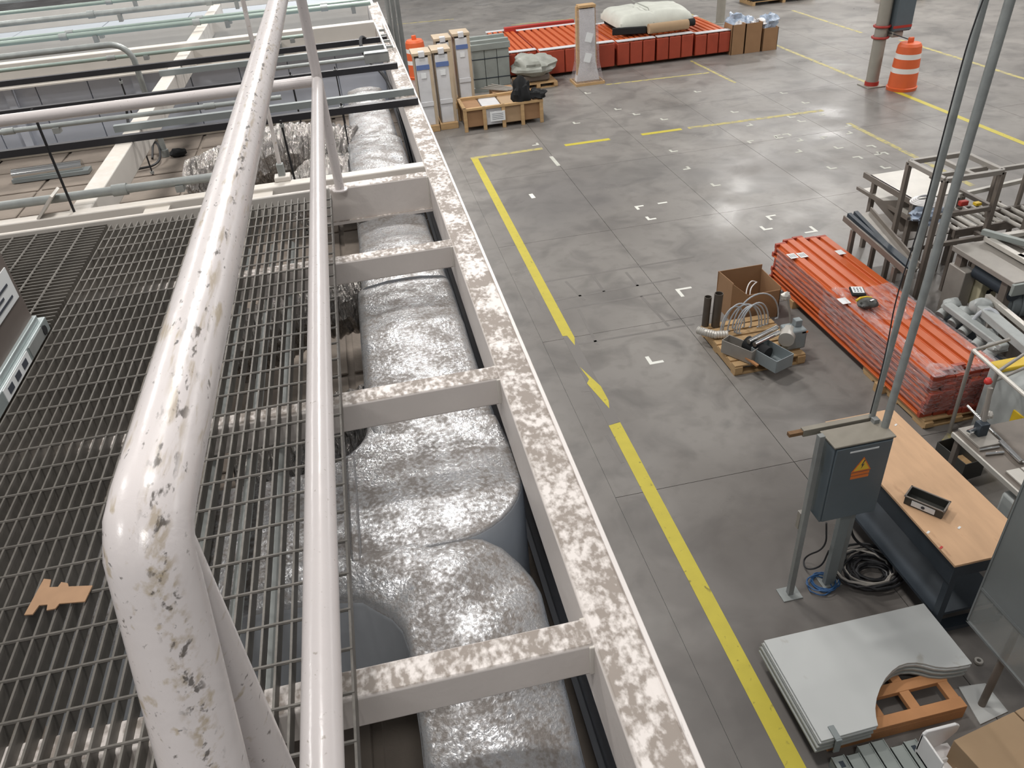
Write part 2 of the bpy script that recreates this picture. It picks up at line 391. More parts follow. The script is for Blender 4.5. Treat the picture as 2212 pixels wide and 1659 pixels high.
# ---- floor: sawn concrete slabs
FX = [1.66+1.76*i for i in range(8)]; FY = [2.2+2.81*i for i in range(9)]
mb = MB()
def fq(x0, x1, y0, y1, z): mb.add([(x0, y0, z), (x1, y0, z), (x1, y1, z), (x0, y1, z)], [(0, 1, 2, 3)])
X0, X1, Y0, Y1 = FX[0], FX[-1], FY[0], FY[-1]
fq(-20, 45, -12, Y0, 0); fq(-20, 45, Y1, 70, 0); fq(-20, X0, Y0, Y1, 0); fq(X1, 45, Y0, Y1, 0); 
floor = struct(mb.build('floor', 'concrete'))
MB().add([(X0, Y0, -.012), (X1, Y0, -.012), (X1, Y1, -.012), (X0, Y1, -.012)], [(0, 1, 2, 3)]).build('joint_bed', 'joint_dark', floor)
slab0 = None
for i in range(len(FX)-1):
    for j in range(len(FY)-1):
        x, y = FX[i], FY[j]
        if slab0 is None:
            slab0 = MB().bb(.003, 1.757, .003, 2.807, -.011, .0).build('slab', 'concrete', floor, local=True, smooth=0)
            slab0.location = V((x, y, 0))-floor.location
        else: instance(slab0, floor, V((x, y, 0))-floor.location)
# ---- enclosure below the frame: wall panels, dusty room ceiling
def panels(name, pts, z0, z1, th, nrm, m, w=1.2):
    """a wall made of sheet panels with open seams, from pts[0] to pts[1]"""
    a, b = V(pts[0]), V(pts[1]); L = (b-a).length; d = (b-a)/L; n = V(nrm); k = max(1, round(L/w)); st = L/k
    ang = math.atan2(d.y, d.x)
    root = struct(MB().box(((a+b)/2+n*(-th*.7)+V((0, 0, (z0+z1)/2))), (L, th*.4, z1-z0), ang).build(name, 'panel_shade'))
    src = None
    for i in range(k):
        c = a+d*(st*(i+.5))+V((0, 0, (z0+z1)/2))
        if src is None:
            src = MB().box((0, 0, 0), (st-.008, th, z1-z0), ang).build('panel', m, root, local=True, smooth=0, bevel=.003, seg=1); src.location = c-root.location
        else: instance(src, root, c-root.location)
    return root
panels('wall_right', ((.362, -1.5, 0), (.362, 13.5, 0)), 0, 3.455, .03, (-1, 0, 0), 'panel_shade', 1.2)
panels('wall_back', ((-4.2, 8.12, 0), (.30, 8.12, 0)), 2.9, 3.62, .03, (0, -1, 0), 'panel_white', .45)
ceil = struct(MB().bb(-5.2, .31, -1.5, 8.1, 2.86, 2.885).build('ceiling', 'dusty_ceiling'))
t0 = None
for i in range(9):
    for j in range(16):
        x, y = -5.15+.61*i, -1.5+.6*j
        if x > .0: continue
        loc = V((x, y, 2.886))-ceil.location
        if t0 is None: t0 = MB().bb(.015, .595, .015, .585, 0, .012).build('ceiling_tile', 'dusty_ceiling', ceil, local=True, smooth=0, bevel=.004, seg=1); t0.location = loc
        else: instance(t0, ceil, loc)
for k, (a, b, w) in enumerate((((-3.35, -1.5, 2.915), (-3.35, 8.1, 2.915), .06), ((-2.12, -1.5, 2.915), (-2.12, 8.1, 2.915), .06), ((-.9, -1.5, 2.915), (-.9, 8.1, 2.915), .06), ((-5, 5.85, 2.92), (.3, 5.85, 2.92), .07), ((-5, 7.95, 2.92), (.3, 7.95, 2.92), .07))):
    struct(MB().bar(a, b, w, .035).build('trim_%d' % (k+1), 'dusty_trim'))
c2 = struct(MB().bb(-7, .31, 8.2, 14.0, 3.16, 3.20).build('ceiling', 'panel_dim'))
t1 = None
for i in range(6):
    for j in range(5):
        loc = V((-7+1.2*i, 8.25+1.15*j, 3.2))-c2.location
        if t1 is None: t1 = MB().bb(.01, 1.19, .01, 1.14, 0, .014).build('ceiling_panel', 'panel_dim', c2, local=True, smooth=0, bevel=.004, seg=1); t1.location = loc
        else: instance(t1, c2, loc)
# ================================================================ STEEL FRAME
def beam(name, x0, x1, y0, y1, z0, z1, label, m='beam_paint', group='white steel frame beams', bevel=.006):
    return one(name, MB().bb(x0, x1, y0, y1, z0, z1), m, label, 'beam', group, bevel=bevel)
mbm = thing('edge_beam', 'long dusty white steel edge beam running beside the open shop floor', 'beam', (.325, 4, 3.455), group='white steel frame beams')
MB().bb(.272, .378, -1.2, 9.4, 3.455, ZB).build('box_section', 'beam_paint', mbm, bevel=.008)
MB().bb(.374, .386, -1.2, 9.4, ZB-.028, ZB+.004).build('edge_strip', 'white_paint', mbm, bevel=.002)
for i, (y0, y1, zb, lab) in enumerate(((.952, 1.022, 3.56, 'dusty white cross beam nearest the camera, above the near duct elbow'),
        (1.945, 2.02, 3.557, 'dusty white cross beam just behind the big duct elbow'),
        (2.945, 3.015, 3.557, 'white cross beam between the two far duct runs, short of the rail post'),
        (3.80, 3.875, 3.475, 'deep white cross beam carrying the foot of the corner rail post'))):
    t = thing('cross_beam', lab, 'beam', (-.2, (y0+y1)/2, zb), group='white steel frame beams')
    MB().bb(-3.2 if i < 3 else -.26, .275, y0, y1, zb, ZB).build('box_section', 'beam_paint', t, bevel=.006)
    MB().bb(.262, .275, y0-.004, y1+.004, zb+.004, ZB-.003).build('end_plate', 'beam_plain', t, bevel=.002)
    if i == 3: MB().bb(-.26, .272, 3.785, 3.802, 3.475, 3.49).build('bottom_lip', 'beam_paint', t)
t = thing('cross_beam', 'long white cross beam along the far edge of the grating', 'beam', (-1.5, 4.0, 3.555), group='white steel frame beams')
MB().bb(-4.2, .275, 3.955, 4.03, 3.555, ZB).build('box_section', 'beam_plain', t, bevel=.006)
for x in (-.62, -1.12): MB().bb(x, x+.12, 3.86, 3.955, ZB-.03, ZB-.018).build('bracket', 'beam_plain', t)
beam('edge_angle', -4.2, -.21, 3.695, 3.72, 3.60, 3.70, 'thin white angle closing the far end of the grating', 'beam_plain')
t = thing('ceiling_joist', 'white joist running away from the grating over the dusty ceiling', 'beam', (-1.43, 6, 3.5), group='white steel frame beams')
MB().bb(-1.49, -1.385, 4.03, 10.6, 3.505, ZB).build('box_section', 'beam_plain', t, bevel=.006)
MB().hull_quad((-1.62, 3.96, 3.66), (-1.52, 3.96, 3.76), (-1.52, 4.09, 3.76), (-1.62, 4.09, 3.66), .012).build('end_gusset', 'beam_plain', t)
beam('ceiling_joist', -4.0, -3.9, 4.03, 10.6, 3.505, ZB, 'white joist farthest left over the dusty ceiling', 'beam_plain')
t = thing('wall_top_channel', 'white channel beam along the top of the bluish back wall', 'beam', (-1.5, 8, 3.5), group='white steel frame beams')
MB().bb(-4.4, .272, 7.97, 8.08, 3.50, 3.70).build('channel', 'beam_plain', t, bevel=.006)
MB().bb(-4.4, .272, 7.90, 7.97, 3.50, 3.512).build('lower_flange', 'beam_plain', t)
MB().bb(-.72, -.60, 7.88, 7.97, 3.50, 3.62).build('gusset', 'galv_dull', t)
beam('far_channel', -4.4, .272, 9.5, 9.6, 3.46, 3.66, 'white channel beam far back across the second ceiling', 'beam_plain')
beam('far_channel', -5.4, .272, 11.6, 11.7, 3.46, 3.66, 'white channel beam at the very top left of the view', 'beam_plain')
for x, yy in ((-3.1, 8.09), (-2.0, 8.09), (-.95, 8.09)):
    one('wall_stud', MB().bb(x, x+.07, 8.03, 8.105, 2.9, 3.5), 'panel_white', 'white stud on the back wall %s' % {-3.1: 'farthest left', -2.0: 'behind the bent conduit', -.95: 'left of the white guy tube'}[x], 'stud', 'studs on the back wall')
# lower steelwork seen through the grating
for (y, lab) in ((2.55, 'lower white beam seen through the grating beside the small foil hose'), (3.35, 'lower white beam seen through the grating below the far hose')):
    one('lower_beam', MB().bb(-3.0, -.17, y, y+.09, 3.12, 3.24), 'beam_paint', lab, 'beam', 'lower beams below the grating', bevel=.005)
# ================================================================ GRATING
def grating(name, label, x0, x1, y0, y1, along):
    t = thing(name, label, 'grating', ((x0+x1)/2, (y0+y1)/2, ZG-.04), group='steel grating deck panels')
    L = V(t.location); bs = rs = None
    pitch, rp = .0302, .1016
    if along == 'y':
        n = int((x1-x0)/pitch); src = MB().bb(-.0024, .0024, y0-L.y, y1-L.y, 0, .038)
        for i in range(n+1):
            loc = (x1-.0024-pitch*i-L.x, 0, 0)
            if bs is None: bs = src.build('bearing_bar', 'grate', t, local=True, smooth=0); bs.location = loc
            else: instance(bs, t, loc)
        pts = [(0, y) for y in (y0+.075+rp*i for i in range(int((y1-y0-.08)/rp)+1))]
        sr = MB().tube([(x0-L.x, 0, .036), (x1-L.x, 0, .036)], .0042, 6)
        for (_, y) in pts:
            loc = (0, y-L.y, 0)
            if rs is None: rs = sr.build('cross_rod', 'grate', t, local=True); rs.location = loc
            else: instance(rs, t, loc)
    else:
        n = int((y1-y0)/pitch); src = MB().bb(x0-L.x, x1-L.x, -.0024, .0024, 0, .038)
        for i in range(n+1):
            loc = (0, y1-.0024-pitch*i-L.y, 0)
            if bs is None: bs = src.build('bearing_bar', 'grate', t, local=True, smooth=0); bs.location = loc
            else: instance(bs, t, loc)
        sr = MB().tube([(0, y0-L.y, .036), (0, y1-L.y, .036)], .0042, 6)
        for i in range(int((x1-x0)/rp)):
            loc = (x1-.1-rp*i-L.x, 0, 0)
            if rs is None: rs = sr.build('cross_rod', 'grate', t, local=True); rs.location = loc
            else: instance(rs, t, loc)
    return t
grating('deck_grating', 'open steel bar grating of the deck below the handrail', -1.205, -.205, -.45, 3.655, 'y')
grating('deck_grating', 'dark steel grating panel with crosswise bars left of the main deck', -2.35, -1.225, 1.6, 3.675, 'x')
# ================================================================ HANDRAIL
hr = thing('handrail', 'glossy white pipe handrail with mid rail along the edge of the deck', 'railing', (-.164, 2, ZG))
RX, RZ, MZ, RR = -.160, 4.695, 4.19, .0242
bend = V((RX, .352, RZ)); low = PX(443, 1659, RX); d = (low-bend).normalized()
# the rail dips at the bend and runs on down the stair
bp = [bend+V((0, .09, 0)), bend+V((0, .03, 0)), bend+V((0, .010, -.002)), bend+d*.012, bend+d*.035, bend+d*.09]
bp = [V((RX, 3.79, RZ))]+bp+[bend+d*1.2]
MB().tube(bp, RR, 28).build('top_rail', 'rail_paint', hr, smooth=50)
MB().tube([bend+V((0, -.002, -.01)), V((RX, .352, ZB))], RR, 28).build('post', 'rail_paint', hr, smooth=50)
MB().tube([V((-.166, 3.745, MZ-.02)), V((-.166, -.6, MZ))], RR, 24).build('mid_rail', 'rail_clean', hr, smooth=50)
MB().tube([V((-.164, 3.775, ZB)), V((-.164, 3.775, RZ))], RR*.92, 24).build('post', 'rail_clean', hr, smooth=50)
MB().tube([V((-.164, 3.775, MZ-.02)), V((-4.6, 3.70, MZ-.02))], RR, 24).build('mid_rail', 'rail_clean', hr, smooth=50)
MB().tube([V((-.164, 3.775, RZ)), V((-4.6, 3.70, RZ))], RR, 24).build('top_rail', 'rail_paint', hr, smooth=50)
MB().lathe([(.038, 0), (.038, .006), (.03, .008)], (-.164, 3.775, ZB), 20).build('weld_foot', 'rail_paint', hr)
# ================================================================ DUCTS
def rsec(Lp, Rp, zt, D, r=.035, crown=.012):
    Lp, Rp = V((Lp[0], Lp[1], 0)), V((Rp[0], Rp[1], 0)); w = (Rp-Lp).length; e = (Rp-Lp)/w
    q = [(0, -D), (0, -D*.5), (0, -r)]+[(r-r*math.cos(a), -r+r*math.sin(a)) for a in (.4, .8, 1.2)]
    q += [(r, 0), (w*.3, crown), (w*.5, crown*1.2), (w*.7, crown), (w-r, 0)]+[(w-r+r*math.cos(a), -r+r*math.sin(a)) for a in (1.2, .8, .4)]
    q += [(w, -r), (w, -D*.5), (w, -D)]
    return [Lp+e*u+V((0, 0, zt+z)) for (u, z) in q]
dz = 3.475
dt = thing('insulated_duct', 'foil wrapped air duct with dusty top and two elbows under the frame', 'duct', (.05, 3.5, dz-.5))
secs = []
def run(y, l, r, z): secs.append(rsec((l, y), (r, y), z, .42))
prof = [(6.55, -.085, .20, dz-.02), (6.2, -.085, .205, dz-.01), (5.6, -.095, .212, dz-.01), (5.15, -.10, .215, dz-.02)]
for q in prof: run(*q)
MB().section_loft(secs).build('straight_run', 'foil', dt, smooth=60); secs.clear()
for q in ((5.17, -.115, .222, dz-.005), (5.1, -.12, .228, dz+.01), (4.98, -.118, .226, dz), (4.85, -.12, .228, dz+.012), (4.72, -.12, .23, dz), (4.4, -.122, .232, dz), (4.1, -.122, .232, dz)): run(*q)
MB().section_loft(secs).build('straight_run', 'foil', dt, smooth=60); secs.clear()
for q in ((4.12, -.118, .230, dz-.005), (3.6, -.12, .232, dz-.005), (3.45, -.125, .236, dz+.004), (3.40, -.128, .24, dz+.014), (3.33, -.126, .238, dz+.004), (3.24, -.13, .244, dz+.014), (3.16, -.13, .242, dz), (3.06, -.132, .244, dz)): run(*q)
MB().section_loft(secs).build('straight_run', 'foil', dt, smooth=60); secs.clear()
for q in ((3.07, -.15, .25, dz-.012), (2.95, -.152, .252, dz), (2.72, -.155, .252, dz), (2.64, -.155, .252, dz+.016), (2.56, -.156, .253, dz+.004), (2.3, -.16, .256, dz-.010), (2.1, -.162, .262, dz-.024), (2.0, -.163, .262, 3.434), (1.9, -.163, .262, 3.425)): run(*q)
MB().section_loft(secs).build('straight_run', 'foil', dt, smooth=60); secs.clear()
# big elbow to the left: outer and inner edges
def edge(pts, n):
    pts = [V((p[0], p[1], 0)) for p in pts]; L = [0]
    for a, b in zip(pts, pts[1:]): L.append(L[-1]+(b-a).length)
    out = []
    for i in range(n):
        t = L[-1]*i/(n-1)
        for k in range(len(L)-1):
            if t <= L[k+1]+1e-9:
                f = (t-L[k])/(L[k+1]-L[k]); out.append(pts[k].lerp(pts[k+1], f)); break
    return out
outer = [(.264, 2.05), (.278, 1.9)]+[(.045+.240*math.cos(math.radians(a)), 1.77+.247*math.sin(math.radians(a))) for a in range(0, -91, -6)]+[(-.2, 1.523), (-1.1, 1.523)]
inner = [(-.163, 2.12)]+[(-.40+.237*math.cos(math.radians(a)), 2.12+.19*math.sin(math.radians(a))) for a in range(-6, -91, -6)]+[(-.8, 1.93), (-1.1, 1.93)]
for a, b in zip(edge(outer, 44), edge(inner, 44)): secs.append(rsec(b, a, 3.442, .42, r=.014, crown=.008))
MB().section_loft(secs).build('elbow', 'foil', dt, smooth=60); secs.clear()
MB().bb(-.235, -.205, 1.50, 1.95, 3.44, 3.46).build('seam_band', 'foil', dt, bevel=.008)
dn = dt
outer = [(-1.1, 1.60), (-.45, 1.60), (-.1, 1.575)]+[(.0+.242*math.cos(math.radians(a)), 1.33+.235*math.sin(math.radians(a))) for a in range(84, -1, -7)]+[(.243, 1.2), (.236, .95), (.222, .5), (.21, -.2)]
inner = [(-1.1, 1.43), (-.45, 1.43)]+[(-.33+.215*math.cos(math.radians(a)), 1.22+.20*math.sin(math.radians(a))) for a in range(90, -1, -8)]+[(-.115, 1.05), (-.118, .8), (-.12, .3), (-.122, -.2)]
for a, b in zip(edge(outer, 52), edge(inner, 52)):
    m = (a+b)/2; z = 3.435 if m.y > 1.42 else 3.435-(1.42-m.y)*.17
    wr = .010*math.sin(m.x*60+m.y*45) if m.y > .95 else .004*math.sin(m.y*20)
    secs.append(rsec(b, a, z+wr, min(.4, z-2.92), crown=.02))
MB().section_loft(secs).build('elbow', 'foil', dn, smooth=60); secs.clear()
for y in (.78,): 
    for q in ((y+.04, -.125, .236, 3.352), (y, -.13, .245, 3.36), (y-.04, -.125, .24, 3.346)): secs.append(rsec((q[1], q[0]), (q[2], q[0]), q[3], .40))
    MB().section_loft(secs).build('wrap_band', 'foil', dn, smooth=60); secs.clear()
for o in list(dt.children):                       # steep faces get a smooth paler material, the top stays foil
    if o.name.split('.')[0] in ('straight_run', 'elbow'):
        o.data.materials.append(MATS['flank_pale'])
        for p in o.data.polygons:
            if abs(p.normal.z) < .35: p.material_index = 1
def flex(name, pts, r, label, seed):
    pts = [V(p) for p in pts]; fine = []
    for a, b in zip(pts, pts[1:]):
        k = max(2, int((b-a).length/.012))
        fine += [a.lerp(b, i/k) for i in range(k)]
    fine.append(pts[-1])
    for _ in range(12): fine = [fine[0]]+[(fine[i-1]+fine[i]*2+fine[i+1])/4 for i in range(1, len(fine)-1)]+[fine[-1]]
    rs = [r*(1+.05*math.sin(i*1.9)+.05*noise.noise(V((i*.35, seed, 0)))) for i in range(len(fine))]
    m = MB(); m.tube(fine, rs, 36)
    for i, p in enumerate(m.v): m.v[i] = p+V((noise.noise(p*16+V((seed, 0, 0))), noise.noise(p*16+V((0, seed, 5))), noise.noise(p*16+V((9, 0, seed)))))*.017
    return m.build(name, 'flex_foil', dt, smooth=20)
flex('foil_hose', ((-.08, 5.42, 3.28), (-.35, 5.48, 3.33), (-.6, 5.52, 3.33), (-.95, 5.7, 3.2), (-1.2, 5.8, 3.1)), .20, '', 1)
flex('foil_hose', ((-.10, 4.95, 3.28), (-.2, 4.95, 3.3), (-.34, 5.05, 3.26), (-.5, 5.1, 3.1)), .165, '', 2)
flex('foil_hose', ((-.12, 3.38, 3.26), (-.4, 3.36, 3.24), (-.8, 3.3, 3.12)), .15, 'crinkled foil hose below the far end of the grating', 3)
flex('foil_hose', ((-.14, 2.34, 3.28), (-.3, 2.32, 3.26), (-.6, 2.3, 3.12)), .15, 'shiny foil hose under the grating beside the wide duct run', 4)
# ================================================================ PIPES, STRUTS AND RODS OVER THE CEILING
def rod(name, m, a, b, r, label, cat, group, n=10): return one(name, MB().tube([a, b], r, n), m, label, cat, group)
for (x, lab) in ((-.42, 'galvanised conduit below the grating, the one nearest the mid rail'), (-.50, 'galvanised conduit below the grating, left of its twin')):
    rod('deck_conduit', 'galv', (x, -.4, 3.53), (x, 3.5, 3.53), .016, lab, 'conduit', 'conduits below the grating')
rod('deck_conduit', 'galv', (-.62, -.4, 3.52), (-.62, 3.5, 3.52), .024, 'thicker galvanised conduit deep below the grating', 'conduit', 'conduits below the grating')
def strut(m, xl, xr, y, z, label, group='steel struts lying across the frame'):
    t = thing('channel_strut', label, 'strut', ((xl+xr)/2, y, z), group=group)
    MB().bb(xl, xr, y-.0205, y-.016, z, z+.041).build('web', m, t); MB().bb(xl, xr, y+.016, y+.0205, z, z+.041).build('web', m, t)
    MB().bb(xl, xr, y-.016, y+.016, z+.034, z+.041).build('back', m, t); return t
S1 = 'black channel strut lying across the frame just behind the corner post'
strut('strut_black', -4.0, .37, 5.14, ZB, S1)
strut('strut_grey', -1.54, .37, 5.40, ZB, 'grey channel strut beside the black one behind the corner post')
strut('strut_black', -4.2, .33, 6.2, ZB, 'black channel strut right above the bluish wall, behind the white mid rail')
strut('strut_grey', -1.5, .30, 6.92, ZB, 'short grey channel strut in front of the back wall')
strut('strut_black', -4.4, .33, 7.25, ZB, 'black channel strut in front of the white wall top channel')
strut('strut_black', -4.6, .3, 9.3, 3.66, 'black channel strut beyond the back wall, nearer one')
strut('strut_black', -4.8, .3, 10.6, 3.66, 'black channel strut beyond the back wall, farther one')
for (y, z, r, m, lab, xl, xr) in ((4.10, 3.70, .022, 'galv', 'galvanised conduit over the dusty ceiling just past the grating', -4.0, -.78),
        (5.57, 3.70, .016, 'galv', 'thin galvanised conduit running under the white crossing mid rail', -4.2, -.5),
        (7.68, 3.70, .016, 'conduit_green', 'thin conduit in front of the white wall top channel', -4.4, -.3),
        (8.82, 3.74, .024, 'conduit_green', 'pale green conduit beyond the back wall, nearest of the three', -5.0, .29),
        (9.05, 3.74, .018, 'conduit_green', 'pale green conduit beyond the back wall, middle of the three', -5.0, .29),
        (10.0, 3.76, .03, 'galv', 'thick galvanised pipe beyond the back wall with couplings', -5.4, .29),
        (10.9, 3.76, .022, 'conduit_green', 'pale green conduit beyond the back wall, farthest of the three', -5.6, .29),
        (11.9, 3.78, .03, 'galv', 'thick galvanised pipe at the top edge of the view', -6.0, .29)):
    t = thing('overhead_conduit', lab, 'conduit', ((xl+xr)/2, y, z), group='conduits over the enclosure')
    MB().tube([(xl, y, z), (xr, y, z)], r, 12).build('pipe', m, t)
    for k in range(3): 
        xx = xr-.5-1.25*k
        MB().tube([(xx, y, z), (xx+.07, y, z)], r*1.35, 12).build('coupling', 'galv', t)
        if z > 3.69: MB().bb(xx+.3, xx+.34, y-.03, y+.03, ZB if y < 8 else 3.66, z-r*.6).build('clamp', 'galv_dull', t)
# a bent conduit that drops to the ceiling
t = thing('bent_conduit', 'galvanised conduit bending down over the bluish back wall', 'conduit', (-1.6, 7.0, 2.9), group='conduits over the enclosure')
a = P(278, 92, 3.85); pts = [V((-4.4, a.y, 3.85)), V((a.x-.16, a.y, 3.85))]+arc((a.x-.16, a.y, 3.69), .16, 80, 8, 6, 'xz')+[V((a.x+.0, a.y, 2.9))]
MB().tube(pts, .024, 14).build('pipe', 'galv', t)
MB().tube([V((a.x, a.y, 2.9)), V((a.x, a.y, 2.96))], .034, 14).build('fitting', 'galv', t)
# hanging rods
for k, (px, py, z0, z1, yy, lab) in enumerate(((95, 300, 3.05, 4.15, 4.0, 'black threaded rod hanging from the crossing mid rail at far left'), (252, 150, 2.90, 3.68, 6.9, 'black threaded rod before the back wall left of the bent conduit'),
        (600, 235, 2.95, 3.70, 5.0, 'black threaded rod hanging between the thick rail and the corner post'), (628, 165, 2.95, 3.72, 6.2, 'black threaded rod close behind the white guy tube'),
        (722, 140, 3.0, 3.72, 6.2, 'thin rod hanging right of the corner post'), (742, 255, 3.3, 3.72, 5.15, 'thin rod over the far duct run'))):
    p = PY(px, py, yy)
    t = thing('threaded_rod', lab, 'rod', (p.x, yy, z0), group='threaded hanger rods')
    MB().tube([(p.x, yy, z0), (p.x, yy, z1)], .0065 if k < 4 else .0045, 8).build('rod', 'rod_black', t)
    MB().lathe([(.014, 0), (.014, .02)], (p.x, yy, z1-.04), 6).build('nut', 'galv_dull', t)
    MB().lathe([(.016, 0), (.016, .02)], (p.x, yy, z0+.01), 6).build('nut', 'galv_dull', t)
# white guy tube with clevis foot
a, b = P(612, 388, ZB), P(660, 40, 4.6); b = V((a.x+.02, a.y+.02, 4.75))
t = thing('guy_tube', 'slim white tube with a clevis foot standing left of the corner post', 'tube', a, group=None)
MB().tube([a+V((0, 0, .06)), b], .0105, 12).build('tube', 'white_paint', t)
MB().box(a+V((0, 0, .05)), (.035, .035, .07)).build('clevis', 'galv', t, bevel=.004)
MB().box(a+V((0, 0, .012)), (.08, .07, .024)).build('foot', 'beam_plain', t, bevel=.004)
# cables dropping at the frame corner and the electrical junction
def cable(pts, r, m, label, group=None, n=8, it=3, name='cable'):
    pts = [V(p) for p in pts]
    for _ in range(it):
        q = [pts[0]]
        for a, b in zip(pts, pts[1:]): q += [a.lerp(b, .25), a.lerp(b, .75)]
        pts = q+[pts[-1]]
    return one(name, MB().tube(pts, r, n), m, label, 'cable', group)
cable([(.18, 7.3, 3.66), (.10, 7.2, 3.74), (.10, 6.9, 3.62), (.26, 6.4, 3.55), (.29, 5.8, 3.3), (.30, 5.2, 3.0)], .014, 'cable_black', 'black cable looping down inside the far end of the edge beam')
for i in range(3): one('riser_conduit', MB().tube([(.415+.05*i, 8.05+.05*i, 0), (.415+.05*i, 8.05+.05*i, 4.6)], .022, 10), 'galv_dull', ('grey riser conduit at the far corner, %s of the three' % ('nearest the beam', 'middle', 'outermost')[i]), 'conduit', 'riser conduits at the far corner')
t = thing('junction_box', 'small grey junction box on the far end of the edge beam', 'box', (.22, 6.55, ZB))
MB().bb(.10, .29, 6.46, 6.54, ZB, ZB+.07).build('body', 'galv_dull', t, bevel=.004); MB().tube([(.10, 6.5, ZB+.04), (-.6, 6.5, ZB+.04)], .015, 10).build('pipe', 'galv', t)
MB().bb(.105, .285, 6.455, 6.545, ZB+.07, ZB+.075).build('lid', 'strut_grey', t)
# clamp ladder fittings beyond the junction box
t = thing('clamp_bracket', 'white slotted bracket on the edge beam beyond the junction box', 'bracket', (.3, 7.3, ZB))
for dx in (-.035, .035): MB().bar((.32+dx, 6.75, ZB+.02), (.30+dx, 7.8, ZB+.05), .012, .04).build('rail', 'white_paint', t)
for k in range(4): MB().bar((.285, 6.85+.25*k, ZB+.03), (.355, 6.85+.25*k, ZB+.03), .02, .02).build('rung', 'galv', t)
# loose bits on the dusty ceiling
def at_c(px, py): return P(px, py, 2.90)
t = thing('fluorescent_fitting', 'silver reflector strip lying on the dusty ceiling', 'fitting', at_c(110, 383)); p = at_c(110, 383)
MB().tube([p+V((-.28, 0, .06)), p+V((.28, .02, .06))], .05, 12).build('reflector', 'chrome', t); MB().box(p+V((.02, 0, .02)), (.62, .12, .03)).build('tray', 'strut_grey', t)
one('rubble', MB().blob(at_c(387, 337)+V((0, 0, .03)), (.07, .05, .04), 3, .3), 'felt_black', 'black lump lying on the dusty ceiling', 'debris')
one('rubble', MB().blob(at_c(438, 377)+V((0, 0, .03)), (.09, .04, .03), 5, .4), 'felt_black', 'black scrap on the dusty ceiling near the thick rail', 'debris')
cable([at_c(300, 292)+V((0, 0, .4)), at_c(296, 330)+V((0, 0, .2)), at_c(285, 350)+V((0, 0, .02)), at_c(270, 362)+V((0, 0, .012))], .012, 'cable_black', 'short black cable dropping onto the dusty ceiling')
cable([at_c(330, 345)+V((0, 0, .01)), at_c(338, 325)+V((0, 0, .1)), at_c(352, 335)+V((0, 0, .08)), at_c(348, 360)+V((0, 0, .02)), at_c(290, 372)+V((0, 0, .02))], .010, 'cable_black', 'thin black cable loop lying on the dusty ceiling')
# ================================================================ ON THE DECK
cb = thing('equipment_cabinet', 'brown sheet-metal cabinet with silver base rail standing on the deck at left', 'cabinet', (-1.5, 2.1, ZG))
MB().bb(-1.80, -1.235, .9, 2.66, ZG+.05, ZG+.62).build('body', 'cabinet_brown', cb, bevel=.008)
MB().bb(-1.81, -1.21, .88, 2.69, ZG+.0, ZG+.052).build('base_rail', 'silver_strip', cb, bevel=.004)
MB().bb(-1.24, -1.222, .9, 2.66, ZG+.052, ZG+.075).build('base_lip', 'silver_strip', cb, bevel=.003)
MB().bb(-1.212, -1.207, 2.48, 2.62, ZG+.008, ZG+.046).build('end_fitting', 'galv_dull', cb)
MB().tube([(-1.21, 2.635, ZG+.026), (-1.2045, 2.635, ZG+.026)], .017, 14).build('lifting_hole', 'felt_black', cb)
s1 = MB().bb(-1.236, -1.2325, 2.1, 2.63, ZG+.165, ZG+.275).build('label_plate', 'paper', cb)
for k in range(4): MB().bb(-1.233, -1.2310, 2.14, 2.59-.06*(k % 2), ZG+.185+.021*k, ZG+.193+.021*k).build('print_line', 'ink', s1)
s2 = MB().bb(-1.212, -1.2075, 2.22, 2.46, ZG+.006, ZG+.048).build('sticker', 'paper', cb)
for k in range(3): MB().bb(-1.208, -1.2062, 2.25+.07*k, 2.29+.07*k, ZG+.016, ZG+.038).build('print_mark', 'ink', s2)
poly = [(520, 355), (765, 365), (740, 480), (870, 475), (920, 405), (1015, 420), (1030, 470), (1385, 455), (1270, 695), (890, 725), (830, 800), (700, 825), (715, 740), (590, 750), (490, 885), (365, 895), (500, 620), (650, 355)]
poly = [(660, 355), (765, 365), (740, 480), (870, 475), (920, 405), (1015, 420), (1030, 470), (1385, 455), (1270, 695), (890, 725), (830, 800), (700, 825), (715, 740), (590, 750), (490, 885), (365, 895)]
one('cardboard_scrap', MB().prism([tuple(P(x*320/2212, 1200+y*320/2212, ZG+.005)[:2]) for x, y in poly], ZG+.004, ZG+.007), 'card_scrap', 'torn tan cardboard scrap lying on the grating', 'cardboard', smooth=0)
# ================================================================ FLOOR MARKINGS
def strip(name, a, b, w, m, label, z=.0015, group=None, th=.0015):
    a, b = V((a[0], a[1], 0)), V((b[0], b[1], 0)); d = (b-a).normalized(); n = V((-d.y, d.x, 0))*w/2
    return one(name, MB().prism([tuple((a+n)[:2]), tuple((a-n)[:2]), tuple((b-n)[:2]), tuple((b+n)[:2])], .0004, z), m, label, 'floor marking', group, smooth=0)
YG = 'yellow floor lines'
def poly_mark(name, pts, m, label, z=.002, group=YG): return one(name, MB().prism([tuple(p) for p in pts], .0004, z), m, label, 'floor marking', group, smooth=0)
W2 = .065; XL = 1.99
yT = P(1222, 728).y; yG0 = P(1293, 862).y; yN = P(1328, 917).y; yM0, yM1 = P(1283, 812).y, P(1302, 868).y
poly_mark('yellow_line', [(XL-W2, 14.70), (XL+W2, 14.70), (XL+W2, yT-.05), (XL+.02, yT-.22), (XL-.01, yT+.02), (XL-W2, yT+.03)], 'yellow_tape', 'worn yellow floor line from the far corner to the grey patch')
poly_mark('yellow_line', [(XL-W2, yN), (XL+W2, yN+.02), (XL+W2, -1.2), (XL-W2, -1.2)], 'yellow_tape', 'bright yellow floor line running to the bottom edge of the view')
